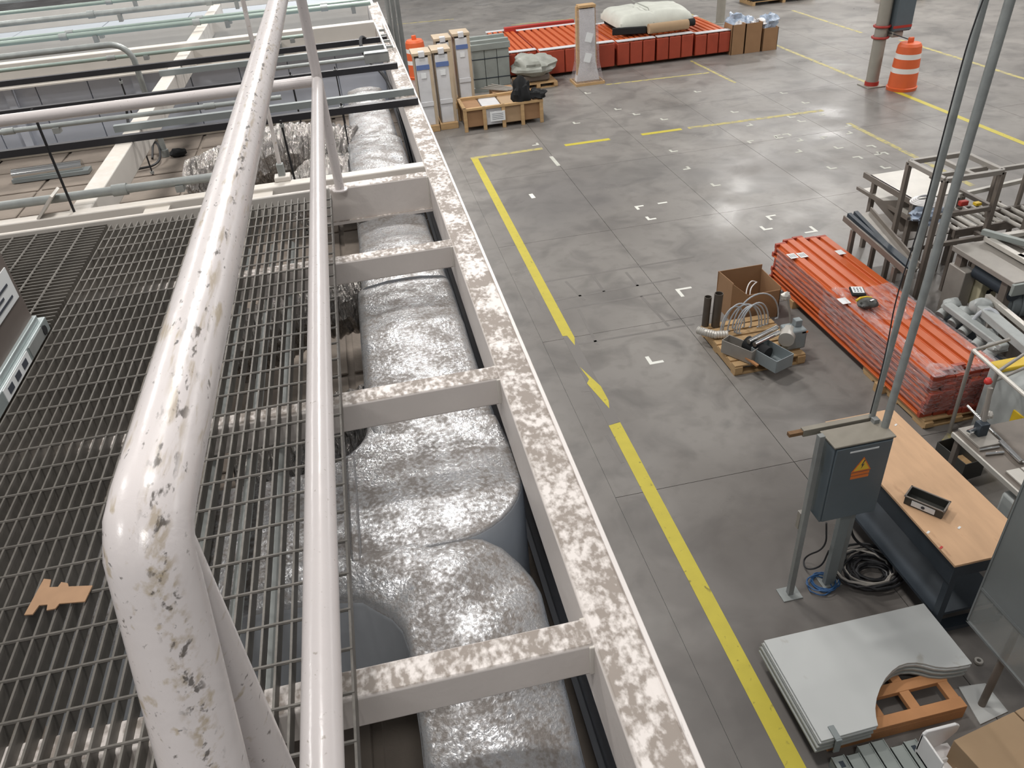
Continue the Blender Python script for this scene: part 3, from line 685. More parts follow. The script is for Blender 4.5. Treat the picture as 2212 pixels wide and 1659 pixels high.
poly_mark('yellow_line', [(XL-W2, yM0-.12), (XL-.02, yM0-.05), (XL-.05, yM0+.22), (XL+W2, yM0-.22), (XL+W2, yM1+.0), (XL+.03, yM1-.14)], 'yellow_tape', 'short torn yellow remnant in the middle of the grey line', z=.0032)
poly_mark('grey_line', [(XL-W2, yT+.0), (XL+W2, yT-.05), (XL+W2, yN+.03), (XL-W2, yN)], 'grey_tape', 'grey floor strip replacing a length of the yellow line', z=.0018)
for k, (xa, xb, lab) in enumerate(((1.92, 3.35, 'worn yellow cross line meeting the near line at its far corner'), (3.8, 4.72, 'short yellow cross dash right of the corner'), (5.38, 6.22, 'yellow cross dash in the middle of the floor'), (6.36, 9.25, 'long thin yellow cross line ending near the orange barrel'))):
    strip('yellow_line', (xa, 14.76), (xb, 14.76-.02*k*(k > 2)), .12, 'yellow_worn' if k in (0, 3) else 'yellow_tape', lab, group=YG)
strip('yellow_line', (11.12, 23.8), (11.12, 16.0), .10, 'yellow_worn', 'yellow aisle line leading to the column with the barrel', group=YG)
strip('yellow_line', (11.25, 15.3), (11.25, 9.0), .12, 'yellow_tape', 'bright yellow aisle line right of the orange barrel', group=YG)
strip('yellow_line', (9.24, 13.75), (9.24, 10.2), .10, 'yellow_worn', 'yellow line ending behind the machine frames', group=YG)
strip('yellow_line', (10.85, 27.2), (10.85, 24.0), .10, 'yellow_worn', 'faint yellow line behind the far column', group=YG)
strip('yellow_line', (13.7, 24.3), (13.7, 20.5), .10, 'yellow_worn', 'faint yellow aisle line left of the column box', group=YG)
strip('yellow_line', (14.05, 19.3), (14.05, 12.0), .11, 'yellow_worn', 'yellow aisle line at the right edge behind the conduits', group=YG)
strip('yellow_line', P(1330, 30)[:2], P(1440, 15)[:2], .10, 'yellow_worn', 'faint yellow line across the far floor behind the mattress bundle', group=YG)
for k, (a, b, lab) in enumerate(((P(853, 53)[:2], P(980, 41)[:2], 'faint yellow dash far behind the shrink wrapped racks'), (P(1105, 54)[:2], P(1240, 40)[:2], 'faint yellow dash far behind the orange bundles'), (P(1309, 183)[:2], P(1532, 157)[:2], 'faint yellow line in front of the tall wrapped stand'))):
    strip('yellow_line', a, b, .09, 'yellow_worn', lab, group=YG)
strip('yellow_line', P(1492, 131)[:2], P(1588, 179)[:2], .08, 'yellow_worn', 'faint slanting yellow line below the orange bundles', group=YG)
strip('white_line', P(1190, 338)[:2], P(1207, 358)[:2], .07, 'white_worn', 'short pale dash on the slab joint inside the yellow corner')
strip('white_line', P(1146, 419)[:2], P(1153, 428)[:2], .07, 'white_tape', 'short white dash on the dark stain inside the yellow corner')
poly_mark('floor_patch', [P(842, 22)[:2], P(910, 7)[:2], P(919, 16)[:2], P(842, 28)[:2]], 'concrete', 'lighter pinkish floor patch at the top behind the shrink wrapped racks', group=None)
# white corner marks
def corner(px, py, r, s, label, group, m='white_tape', one_arm=False):
    p = P(px, py); w = .045
    pts = [(0, 0), (s, 0), (s, w), (w, w), (w, s), (0, s)] if not one_arm else [(0, 0), (s, 0), (s, w), (0, w)]
    c, q = math.cos(r), math.sin(r)
    return one('corner_mark', MB().prism([(p.x+c*x-q*y, p.y+q*x+c*y) for x, y in pts], .0004, .002), m, label, 'floor marking', group, smooth=0)
H2 = math.pi/2
G1 = 'white floor corner marks'
for (px, py, r, s, lab) in ((1404, 788, 0, .17, 'white corner mark on the open floor between the yellow line and the parts pallet'),
        (1458, 625, -H2, .22, 'white corner mark between the cardboard box and the floor stain'),
        (1370, 446, -H2, .15, 'white corner mark right of the dark stain, nearest the camera of its pair'),
        (1400, 476, 0, .14, 'white corner mark just below the pair right of the dark stain'),
        (1653, 467, -H2, .16, 'white corner mark above the far end of the orange stack, upper one'),
        (1650, 498, 0, .15, 'faded white corner mark above the far end of the orange stack, lower one'),
        (1768, 500, H2, .2, 'pale corner mark at the far right corner of the orange stack')): corner(px, py, r, s, lab, G1)
corner(1422, 441, 0, .16, 'single short white dash right of the dark stain', G1, one_arm=True)
FM = sorted(((1450, 329, 0), (1493, 365, 1), (1541, 403, 0), (1583, 244, 0), (1628, 271, 1), (1612, 305, 3), (1670, 293, 3), (1678, 300, 0), (1703, 288, 2), (1737, 304, 1), (1728, 264, 0), (1706, 255, 0), (1737, 224, 0), (1784, 248, 1), (1841, 272, 1), (1808, 322, 0), (1885, 313, 2), (1906, 333, 1), (1912, 328, 2), (1856, 337, 2), (1910, 365, 0), (1793, 366, 0), (1735, 328, 1), (1770, 296, 3), (1844, 288, 1), (1430, 260, 0), (1503, 200, 0), (1690, 203, 0), (1370, 249, 0), (1165, 313, 1), (1330, 238, 0), (1265, 203, 0), (1240, 268, 0)))
ORD = ('first', 'second', 'third', 'fourth', 'fifth', 'sixth', 'seventh', 'eighth', 'ninth', 'tenth', 'eleventh', 'twelfth', 'thirteenth', 'fourteenth', 'fifteenth', 'sixteenth')
for (lo, hi, txt) in ((0, 262, 'beyond the long yellow cross line'), (262, 301, 'just before the long yellow cross line'), (301, 900, 'in the rows before the machines')):
    row = [q for q in FM if lo <= q[1] < hi]
    for k, (px, py, r) in enumerate(row): corner(px, py, r*H2, .14, 'faded white corner mark %s, %s from left' % (txt, ORD[k]), 'small faded corner marks', 'white_worn')
# ghosts of removed tape on the concrete
GP = [((1155, 612), (1500, 555)), ((1190, 650), (1470, 600)), ((1215, 668), (1430, 632)), ((1240, 745), (1500, 700)), ((1222, 608), (1262, 648)), ((1282, 598), (1305, 630)), ((1352, 588), (1378, 618)), ((1250, 668), (1290, 745)), ((1385, 640), (1445, 705)), ((1145, 618), (1175, 675)), ((1255, 845), (1285, 842)), ((1310, 940), (1345, 1000))]
for k, (a, b) in enumerate(GP):
    strip('tape_ghost', P(*a)[:2], P(*b)[:2], .035, 'ghost', 'dark line left on the concrete by removed tape, %s counted from the far end' % ORD[k], z=.0009, group='ghost lines of removed tape')
# ================================================================ ELECTRICAL STAND
es = thing('electrical_stand', 'grey electrical box on steel legs with a yellow high voltage sticker', 'electrical box', (2.88, 3.6, 0))
bx0, bx1, by0, by1, bz0, bz1 = 2.672, 3.105, 3.5, 3.68, .87, 1.552
bd = MB().bb(bx0, bx1, by0, by1, bz0, bz1).build('enclosure', 'box_grey', es, bevel=.006)
MB().bb(bx0-.006, bx1+.006, by0-.012, by1, bz1, bz1+.014).build('top_cover', 'box_top', bd, bevel=.004)
MB().bb(bx0+.012, bx1-.012, by0-.014, by0, bz0+.012, bz1-.012).build('door', 'box_grey', bd, bevel=.005)
sl = MB().bb(2.785, 2.995, by0-.0165, by0-.013, 1.494, 1.506).build('title_strip', 'paper', es)
tri = lambda cx, cz, h, th, y: MB().add([(cx-h*.58, y, cz-h/2), (cx+h*.58, y, cz-h/2), (cx, y, cz+h/2), (cx-h*.58, y+th, cz-h/2), (cx+h*.58, y+th, cz-h/2), (cx, y+th, cz+h/2)], [(0, 1, 2), (5, 4, 3), (0, 3, 4, 1), (1, 4, 5, 2), (2, 5, 3, 0)])
st = tri(2.90, 1.375, .125, .002, by0-.0165).build('warning_sticker', 'warn_orange', es, smooth=0)
tri(2.90, 1.373, .098, .002, by0-.018).build('yellow_field', 'warn_yellow', st, smooth=0)
MB().add([(2.905, by0-.0185, 1.412), (2.915, by0-.0185, 1.412), (2.902, by0-.0185, 1.375), (2.913, by0-.0185, 1.378), (2.893, by0-.0185, 1.335), (2.897, by0-.0185, 1.368), (2.888, by0-.0185, 1.366)], [(0, 6, 5, 1), (5, 2, 3), (5, 3, 4)]).build('lightning_bolt', 'ink', st, smooth=0)
for z in (1.293, 1.262): MB().bb(2.83, 2.965, by0-.0165, by0-.0135, z-.012, z+.012).build('warning_text_strip', 'warn_orange', es)
for (x, w) in ((2.625, .042), ): MB().bar((x, 3.60, 0.01), (x, 3.60, 1.60), w, w).build('leg', 'galv_dull', es, bevel=.003)
MB().bar((2.965, 3.62, .01), (2.965, 3.62, .95), .085, .045, (0, 1, 0)).build('cable_trough', 'strut_grey', es, bevel=.003)
MB().bar((3.06, 3.66, .01), (3.06, 3.66, 1.6), .042, .042).build('leg', 'galv_dull', es, bevel=.003)
for (x, y) in ((2.625, 3.60), (2.98, 3.64)): MB().box((x, y, .005), (.16, .13, .01)).build('foot_plate', 'galv', es, bevel=.002)
MB().bb(2.56, 3.10, 3.70, 3.745, 1.52, 1.575).build('cross_strut', 'box_top', es, bevel=.003)
MB().bb(2.46, 2.64, 3.705, 3.74, 1.535, 1.562).build('rusty_strut_end', 'rust', es)
MB().bb(2.60, 2.66, 3.62, 3.66, .70, .86).build('outlet_box', 'steel_mid', es, bevel=.004)
for z in (.74, .79): MB().bb(2.612, 2.648, 3.612, 3.622, z-.018, z+.018).build('socket', 'paper', es)
for (px, py, pb) in ((2127, 0, (1885, 895)), (2182, 0, (1908, 934))):
    b = PY(*pb, 3.70 if pb[0] == 1885 else 3.60)
    if pb[0] == 1908: b = V((b.x, b.y, bz1))
    t = PY(px, py, b.y); d = (t-b).normalized()
    MB().tube([b-d*.02, b+d*4.6], .0205 if pb[0] == 1885 else .025, 14).build('riser_conduit', 'galv', es)
b = PY(1940, 640, 3.66)
MB().tube(smooth_pts([PY(1880, 893, 3.68), PY(1915, 760, 3.68), PY(1935, 640, 3.68), PY(1990, 480, 3.68), PY(2050, 240, 3.68), PY(2116, 0, 3.68), PY(2116, 0, 3.68)+V((.22, 0, .8))]), .004, 8).build('strapped_wire', 'cable_black', es)
# coils of cable on the floor
def coil(cx, cy, r, n, rad, seed, z=.01, squash=1.0):
    rr = random.Random(seed); pts = []
    for k in range(n*24):
        a = k/24*2*math.pi; q = r*(1+.16*math.sin(k*.21+seed)+.05*rr.uniform(-1, 1))
        pts.append(V((cx+q*math.cos(a)+.03*math.sin(k*.07), cy+q*squash*math.sin(a)+.03*math.cos(k*.05), z+rad+.055*(.5+.5*math.sin(k*.17+seed*2))*(k/(n*24))+.004*rr.random())))
    return pts
cc = P(1878, 1235)
t = thing('cable_coil', 'heap of black cable coils on the floor below the bench', 'cable', (cc.x, cc.y, 0))
for k in range(5): MB().tube(coil(cc.x+random.uniform(-.04, .04), cc.y+random.uniform(-.04, .04), .12+.035*k, 4, .011, k, .0+.012*k, .8), .010, 6).build('cable_loop', 'cable_black' if k != 3 else 'steel_mid', t)
MB().tube(smooth_pts([P(1850, 1260, .03), P(1900, 1275, .03), P(1935, 1250, .04), P(1900, 1195, .06), P(1845, 1170, .12), P(1835, 1130, .4)]), .011, 8).build('cable_end', 'cable_black', t)
cc = P(1775, 1262)
t = thing('blue_cable_coil', 'small coil of blue cable on the floor beside the stand legs', 'cable', (cc.x, cc.y, 0))
MB().tube(coil(cc.x, cc.y, .10, 5, .006, 9, .0, .9), .0055, 6).build('cable_loop', 'cable_blue', t)
MB().tube(smooth_pts([P(1785, 1130, .7), P(1785, 1185, .3), P(1735, 1202, .05), P(1738, 1232, .03), P(1775, 1225, .1), P(1790, 1190, .35)]), .007, 8).build('lead', 'cable_black', t)
# ================================================================ PLYWOOD BENCH
zt = .80
bn = thing('work_bench', 'plywood topped steel work bench behind the electrical box', 'bench', (3.68, 3.8, 0))
MB().bb(3.365, 3.985, 2.955, 4.60, zt-.02, zt).build('plywood_top', 'plywood', bn, bevel=.002)
MB().bb(3.385, 3.41, 2.97, 4.58, zt-.21, zt-.02).build('front_skirt', 'steel_dark', bn, bevel=.004)
MB().bb(3.94, 3.965, 2.97, 4.58, zt-.21, zt-.02).build('back_skirt', 'steel_dark', bn, bevel=.004)
MB().bb(3.41, 3.94, 2.985, 3.01, zt-.17, zt-.02).build('end_skirt', 'steel_dark', bn)
MB().bb(3.40, 3.95, 3.0, 4.55, .20, .225).build('lower_shelf', 'steel_dark', bn)
for (x, y) in ((3.42, 3.0), (3.42, 4.55), (3.94, 3.0), (3.94, 4.55)): MB().bar((x, y, 0), (x, y, zt-.02), .05, .05).build('leg', 'steel_dark', bn)
MB().bb(3.40, 3.96, 2.96, 3.04, .05, .09).build('foot_rail', 'steel_dark', bn)
p = P(2002, 1083, zt+.05)
bi = thing('parts_bin', 'small black plastic bin with a label on the plywood bench', 'bin', (p.x, p.y, zt), rz=-.95)
w, l, h = .125, .26, .075
m = MB(); m.box((0, 0, .004), (l, w, .008)); m.box((0, -w/2, h/2), (l, .006, h)); m.box((0, w/2, h/2), (l, .006, h)); m.box((-l/2, 0, h/2), (.006, w, h)); m.box((l/2, 0, h/2), (.006, w, h))
m.build('tub', 'bin_black', bi, local=True, bevel=.002)
m = MB(); m.box((0, -w/2-.003, h), (l+.02, .012, .008)); m.box((0, w/2+.003, h), (l+.02, .012, .008)); m.box((-l/2-.003, 0, h), (.012, w+.02, .008)); m.box((l/2+.003, 0, h), (.012, w+.02, .008))
m.build('rim', 'steel_brown', bi, local=True, bevel=.002)
s = MB().box((.0, -w/2-.006, h*.5), (l*.62, .004, h*.6)).build('label', 'paper', bi, local=True)
MB().lathe([(.013, 0), (.013, .002)], (0, 0, 0), 14).build('round_print', 'ink', s, local=True).matrix_local = Matrix.Translation((0, -w/2-.0085, h*.5)) @ Matrix.Rotation(H2, 4, 'X')
for (px, py, m, lab) in ((2005, 1150, 'paper', 'white scrap at the near edge of the plywood'), (2072, 1140, 'paper', 'white scrap in the middle of the plywood'), (1935, 918, 'paper', 'white scrap at the far corner of the plywood'), (2033, 1183, 'red_paint', 'small red tag at the near edge of the plywood')):
    q = P(px, py, zt); one('paper_scrap', MB().box(q+V((0, 0, .0015)), (.03, .014, .002), .5), m, lab, 'paper', 'scraps on the plywood bench', smooth=0)
# ================================================================ SHEET STACK ON A PALLET
def pallet(name, label, x0, x1, y0, y1, m, nb=6, along='x', h=.125, group=None):
    t = thing(name, label, 'pallet', ((x0+x1)/2, (y0+y1)/2, 0), group=group); th = .02
    if along == 'x':
        for k in range(3):
            yy = y0+.045+(y1-y0-.09)*k/2; MB().bb(x0, x1, yy-.045, yy+.045, th, h-th).build('stringer', m, t, bevel=.003)
        bw = (x1-x0)/nb
        for k in range(nb): MB().bb(x0+bw*k+bw*.12, x0+bw*(k+1)-bw*.12, y0, y1, h-th, h).build('deck_board', m, t, bevel=.002)
        for k in (0, nb//2, nb-1): MB().bb(x0+bw*k+bw*.1, x0+bw*(k+1)-bw*.1, y0, y1, 0, th).build('bottom_board', m, t, bevel=.002)
    else:
        for k in range(3):
            xx = x0+.045+(x1-x0-.09)*k/2; MB().bb(xx-.045, xx+.045, y0, y1, th, h-th).build('stringer', m, t, bevel=.003)
        bw = (y1-y0)/nb
        for k in range(nb): MB().bb(x0, x1, y0+bw*k+bw*.12, y0+bw*(k+1)-bw*.12, h-th, h).build('deck_board', m, t, bevel=.002)
        for k in (0, nb//2, nb-1): MB().bb(x0, x1, y0+bw*k+bw*.1, y0+bw*(k+1)-bw*.1, 0, th).build('bottom_board', m, t, bevel=.002)
    return t
zs = .235
sx0, sx1 = P(1650, 1383, zs).x, P(2100, 1432, zs).x; sy1, sy0 = P(1992, 1304, zs).y, P(1770, 1602, zs).y
sp = thing('wooden_frame_pallet', 'orange wooden pallet frame under the cut grey sheets', 'pallet', (2.75, 2.7, 0))
pr, pf = P(2092, 1527, .13), P(1897, 1567, .13)
px0, px1, py0, py1 = sx0+.10, pr.x, pf.y-.02, sy1-.12
for (a, b, c, d) in ((px0, px1, py0, py0+.075), (px0, px1, py0+.20, py0+.275), (px0, px1, py0+.44, py0+.515), (px0, px1, py1-.08, py1)): MB().bb(a, b, c, d, .09, .13).build('long_board', 'wood_orange', sp, bevel=.003)
for x in (px0, px0+.36, px1-.36 if False else px0+.62, px1-.075): MB().bb(x, x+.07, py0+.002, py1-.002, .085, .126).build('cross_board', 'wood_orange', sp, bevel=.003)
for (c, d) in ((py0, py0+.04), (py1-.04, py1)): MB().bb(px0, px1, c, d, .0, .09).build('bearer', 'wood_orange', sp, bevel=.003)
scurve = [(2100, 1433), (2090, 1436), (2068, 1440), (2045, 1442), (2022, 1440), (2000, 1434), (1980, 1431), (1960, 1432), (1942, 1438), (1927, 1449), (1913, 1465), (1902, 1485), (1894, 1508), (1891, 1530), (1893, 1550), (1897, 1567)]
sc = [tuple(P(x, y, zs)[:2]) for x, y in scurve]
base = [(sx0, sy1), (sx1, sy1)]+sc+[(sx0, sy0)]
nsh = 6; th = .016
for k in range(nsh):
    dx, dy = (0, 0) if k == nsh-1 else (random.uniform(-.012, .006)-.004*(nsh-k), random.uniform(-.012, .006))
    zt1 = .13+ (k+1)*(zs-.13)/nsh
    one('cut_sheet', MB().prism([(x+dx, y+dy) for x, y in base], zt1-(zs-.13)/nsh+.0015, zt1), 'sheet_grey' if k >= nsh-2 else 'sheet_edge',
        'grey sheet with an S-shaped cut-out, %s of the stack' % ('topmost', 'second from the top', 'third from the top', 'fourth from the top', 'fifth from the top', 'lowest')[nsh-1-k], 'sheet', 'cut grey sheets stacked on the pallet', smooth=0, bevel=.0012, seg=1)
q = P(1806, 1590, zs)
cl = thing('clamp_clip', 'dark grey clip gripping the near edge of the sheet stack', 'clamp', (q.x, sy0, zs-.1))
MB().bb(q.x-.02, q.x+.02, sy0-.02, sy0+.075, zs, zs+.012).build('upper_jaw', 'strut_grey', cl, bevel=.002); MB().bb(q.x-.02, q.x+.02, sy0-.032, sy0-.02, zs-.12, zs+.012).build('back', 'strut_grey', cl, bevel=.002)
q = P(2113, 1430, .01); one('washer_ring', MB().pipe(q+V((0, 0, 0)), q+V((0, 0, .02)), .028, .014), 'steel_light', 'small bright metal ring on the floor beside the sheet stack', 'ring')
# post with base plate carrying a guard panel
pp = P(2120, 1523)
gp = thing('guard_panel', 'dark grey machine guard with clear lower pane on a post with a square base plate', 'guard', (pp.x, pp.y, 0))
pc = [P(2070, 1485), P(2128, 1477), P(2177, 1538), P(2117, 1566)]
MB().prism([tuple(q[:2]) for q in pc], .0, .008).build('base_plate', 'sheet_grey', gp, smooth=0)
MB().tube([V((pp.x, pp.y, .006)), V((pp.x, pp.y, .95))], .024, 14).build('post', 'steel_brown', gp)
gx = pp.x-.03; gy1 = PX(2117, 1268, gx)
a, b2 = PX(2187, 1118, gx), PX(2085, 1335, gx); yf = (a.y+b2.y)/2; zb, zm, zt2 = b2.z, PX(2119, 1268, gx).z, 1.9
MB().bb(gx-.004, gx+.004, 1.2, yf, zm, zt2).build('sheet_panel', 'guard_grey', gp); MB().bb(gx-.003, gx+.003, 1.2, yf, zb, zm).build('clear_pane', 'acrylic', gp)
MB().bb(gx-.007, gx+.007, 1.2, yf, zm-.012, zm+.012).build('middle_strip', 'guard_grey', gp); MB().bb(gx-.008, gx+.008, 1.2, yf, zb-.006, zb+.012).build('bottom_strip', 'guard_grey', gp)
MB().bb(gx-.008, gx+.008, yf-.012, yf, zb, zt2).build('edge_strip', 'guard_grey', gp)
# ---- grey channels, white bracket and cardboard box in the bottom right corner
zc = .10
names = ('leftmost', 'second from the left', 'third from the left', 'fourth from the left', 'fifth from the left', 'rightmost')
tops = [(1795, 1637), (1842, 1629), (1872, 1607), (1895, 1600), (1912, 1618), (1935, 1607)]
xs0 = P(1797, 1640, zc).x
for k in range(6):
    x = xs0+.098*k; ye = P(*tops[k], zc).y
    t = thing('steel_channel', 'grey steel channel lying below the sheet stack, %s' % names[k], 'channel', (x, ye-.5, 0), group='grey channels in the bottom right corner')
    MB().bb(x, x+.085, ye-1.1, ye, zc-.012, zc).build('web', 'shelf_grey', t, bevel=.002)
    for e in (0, .081): MB().bb(x+e, x+e+.006, ye-1.1, ye, .0, zc+.007).build('flange', 'shelf_grey', t, bevel=.001)
    if k in (0, 5): MB().bb(x+.03, x+.06, ye-.075, ye-.035, zc-.001, zc+.002).build('slot', 'steel_dark', t)
p = P(2030, 1600, .25)
wb = thing('plastic_bracket', 'white moulded plastic bracket standing beside the cardboard carton', 'bracket', (p.x, p.y, .1))
a = P(1988, 1580, .30); b = P(2072, 1568, .30)
q0, q1 = a.x, b.x; yb = (a.y+b.y)/2
outl = [(q0, .13)]+[(q0, .31)]+[(q0+.02, .335), (q1-.03, .335)]+[(q1, .31), (q1-.005, .25), (q1-.06, .17), (q1-.09, .13)]
hole = None
m = MB(); n = len(outl); m.add([(x, yb, z) for x, z in outl]+[(x, yb-.02, z) for x, z in outl], [list(range(n)), list(range(n, 2*n))[::-1]]+[[i, (i+1) % n, n+(i+1) % n, n+i] for i in range(n)])
m.build('back_plate', 'white_plastic', wb, bevel=.006, smooth=0)
MB().bb(q0, q0+.014, yb-.20, yb, .10, .30).build('side_wall', 'white_plastic', wb, bevel=.005); MB().bb(q0, q1-.03, yb-.24, yb-.01, .10, .125).build('floor_plate', 'white_plastic', wb, bevel=.005)
m = MB(); cx, cyy = (q0+q1)/2-.01, yb-.15
for (x0, x1, y0, y1) in ((-.05, .05, .03, .045), (-.05, .05, -.045, -.03), (-.05, -.035, -.045, .045), (.035, .05, -.045, .045)): m.bb(cx+x0, cx+x1, cyy+y0, cyy+y1, .125, .16)
m.build('square_socket', 'white_plastic', wb, bevel=.003); MB().bb(cx+.05, cx+.14, yb-.22, yb-.08, .12, .18).build('rust_block', 'red_cap', wb, bevel=.004)
zk = .34
cbx = thing('cardboard_carton', 'closed tan cardboard carton at the bottom right corner of the view', 'carton', (3.3, 1.85, 0))
c0 = P(2060, 1599, zk); c1 = P(2190, 1537, zk); dd = (c1-c0).normalized(); nn = V((dd.y, -dd.x, 0)); L = (c1-c0).length
R3 = Matrix(((dd.x, -dd.y, 0), (dd.y, dd.x, 0), (0, 0, 1)))
MB().box(c0+dd*(L*.5)+nn*.25+V((0, 0, zk/2-zk)), (L, .5, zk), R3).build('body', 'cardboard_tan', cbx, bevel=.004)
MB().box(c0+dd*(L+.17)+nn*.25+V((0, 0, zk/2-zk)), (.32, .5, zk), R3).build('side_box', 'cardboard_tan', cbx, bevel=.004)
# ================================================================ WRAPPED STACK OF ORANGE RACK BEAMS
ox0, ox1, oy0, oy1, oz0, ozt = 4.80, 5.50, 5.14, 8.22, .10, .605
pallet('rough_pallet', 'rough wooden pallet under the shrink wrapped orange stack', ox0+.02, ox1+.04, oy0-.06, oy0+1.0, 'wood', 5, 'y', .10)
one('timber_bearer', MB().bb(ox0-.06, ox1, 5.72, 5.82, 0, .10), 'wood', 'timber bearer sticking out below the orange stack', 'timber', bevel=.003)
one('timber_bearer', MB().bb(ox0-.02, ox1, 7.6, 7.7, 0, .10), 'wood', 'timber bearer below the far end of the orange stack', 'timber', bevel=.003)
ncol, nlay = 5, 8; cw = (ox1-ox0)/ncol; lh = (ozt-oz0)/nlay
L = oy1-oy0
def rack_beam():
    t = thing('rack_beam', '', 'rack beam', (0, 0, 0))
    sec = [(.004, .002), (cw-.006, .002), (cw-.006, lh-.003), (cw*.34, lh-.003), (cw*.34, lh*.35), (.004, lh*.35)]
    m = MB(); n = len(sec); m.add([(x, 0, z) for x, z in sec]+[(x, L, z) for x, z in sec], [list(range(n)), list(range(n, 2*n))[::-1]]+[[i, (i+1) % n, n+(i+1) % n, n+i] for i in range(n)])
    m.build('section', 'orange', t, local=True, smooth=0, bevel=.003, seg=1)
    for y in (-.012, L-.03):
        c = MB().bb(.0, cw-.006, y, y+.04, .002, lh-.001).build('end_connector', 'orange_deep', t, local=True, bevel=.002, seg=1)
    return t
rb0 = rack_beam(); first = True
GN = 'rack beams in the shrink wrapped stack'
colname = ('first row from the pallet side', 'second row from the pallet side', 'middle row', 'second row from the machines', 'row next to the machines')
layname = ('lowest layer', 'second layer up', 'third layer up', 'fourth layer up', 'fifth layer up', 'sixth layer up', 'layer below the top', 'top layer')
for k in range(nlay):
    for c in range(ncol):
        jit = random.uniform(-.03, .03)+.02*math.sin(k*1.3); jx = random.uniform(-.008, .004) if c == 0 else 0
        if k == nlay-1: jit = (.0, .07, .10, .03, .02)[c]
        loc = (ox0+cw*c+jx, oy0+jit, oz0+lh*k); lab = 'orange rack beam in the wrapped stack, %s, %s' % (layname[k], colname[c])
        if first: rb0.location = loc; rb0['label'] = lab; rb0['group'] = GN; first = False
        else: dup(rb0, loc, lab, GN)
# labels on the beams
for k, (px, py, lab, sz) in enumerate(((1712, 553, 'white paper label on the top orange beams at their far end, left', .10), (1733, 551, 'white paper label on the top orange beams at their far end, right', .10), (1815, 545, 'white paper label on the orange beam next to the machines', .09), (1823, 650, 'pale paper label on the orange stack beside the meter bag', .10))):
    q = P(px, py, ozt)
    t = thing('paper_label', lab, 'label', (q.x, q.y, ozt), group='paper labels on the orange stack')
    MB().box(q+V((0, 0, .001)), (sz, sz*1.3, .0015)).build('sheet', 'paper', t)
    if k < 2:
        for i in range(4): MB().box(q+V((-.03+.02*i, 0, .0022)), (.006, sz*.8, .001)).build('print_line', 'ink', t)
# film wrapped round the stack
fm = thing('stretch_film', 'clear stretch film wrapped round the orange beam stack', 'plastic film', (5.15, 6.7, .1))
def film_side(pts, z0, z1, nz, seed, name):
    secs = []; m = MB(); n = len(pts); k = len(m.v)
    for j in range(nz+1):
        z = z0+(z1-z0)*j/nz
        for i, p in enumerate(pts):
            q = V((p[0], p[1], z)); a = .014*noise.noise(q*9+V((seed, 0, 0)))+.006*noise.noise(q*30)
            d = (q-V((5.15, 6.7, z))).normalized(); m.v.append(q+V((d.x, 0, 0))*a*1.3+V((0, d.y, 0))*a)
    for j in range(nz):
        for i in range(n-1): m.f.append([j*n+i, j*n+i+1, (j+1)*n+i+1, (j+1)*n+i])
    return m.build(name, 'film', fm, smooth=80)
e = .02
left = [(ox0-e, oy1-.1-(oy1-oy0-.1)*i/60) for i in range(61)]; front = [(ox0-e+(ox1-ox0+2*e)*i/16, oy0-e-.03) for i in range(17)]; right = [(ox1+e, oy0+2.2*i/30) for i in range(31)]
film_side(left, .30, ozt-.005, 10, 1, 'side_wrap'); film_side(left[22:]+front+right, .19, ozt-.02, 12, 4, 'end_wrap')
def film_top(poly_fn, nx, ny, seed, name, dz=.012):
    m = MB()
    for j in range(ny+1):
        for i in range(nx+1):
            x, y = poly_fn(i/nx, j/ny); q = V((x, y, 0)); m.v.append(V((x, y, ozt+dz+.010*abs(noise.noise(q*8+V((seed, 2, 0))))+.004*noise.noise(q*30))))
    for j in range(ny):
        for i in range(nx): m.f.append([j*(nx+1)+i, j*(nx+1)+i+1, (j+1)*(nx+1)+i+1, (j+1)*(nx+1)+i])
    return m.build(name, 'film', fm, smooth=80)
film_top(lambda u, v: (ox0+.0+(ox1-ox0)*u, 6.28+.75*v*(1-.5*(u-.4)**2)-.18*math.sin(u*3)), 20, 16, 1, 'top_sheet')
film_top(lambda u, v: (ox0-.015+.15*u, oy0-.03+1.45*v), 8, 40, 2, 'edge_fold'); film_top(lambda u, v: (ox0-.015+(ox1-ox0+.03)*u, oy0-.05+(.16+.06*math.sin(u*9))*v), 30, 6, 3, 'end_fold', .016)
film_top(lambda u, v: (ox1-.13+.14*u, oy0-.03+1.6*v), 8, 40, 5, 'edge_fold')
# meter and pouch
p = P(1852, 632, ozt+.03)
mt = thing('handheld_meter', 'black handheld instrument with pale face lying on the orange stack', 'instrument', (p.x, p.y, ozt+.02), rz=-.35)
MB().box((0, 0, .022), (.15, .19, .03)).build('case', 'felt_black', mt, local=True, bevel=.012); s = MB().box((0, .01, .04), (.12, .14, .006)).build('face', 'paper', mt, local=True, bevel=.002)
for i in range(3):
    for j in range(3): MB().box((-.035+.033*i, -.03+.035*j, .0435), (.018, .018, .002)).build('print_mark', 'ink', s, local=True)
p = P(1874, 658, ozt+.04)
pb = thing('tool_pouch', 'dark green tool pouch with yellow trim lying on the orange stack', 'pouch', (p.x, p.y, ozt+.02), rz=.1)
MB().blob((0, 0, .04), (.115, .09, .045), 4, .25, 12, flat=.8).build('pouch', 'bin_black', pb, local=True); MB().tube([(-.09, .075, .05), (-.03, .09, .062), (.04, .085, .06), (.09, .06, .05)], .014, 8).build('yellow_trim', 'yellow_paint', pb, local=True)
MB().box((.02, -.03, .086), (.05, .02, .004), .2).build('tag', 'paper', pb, local=True)
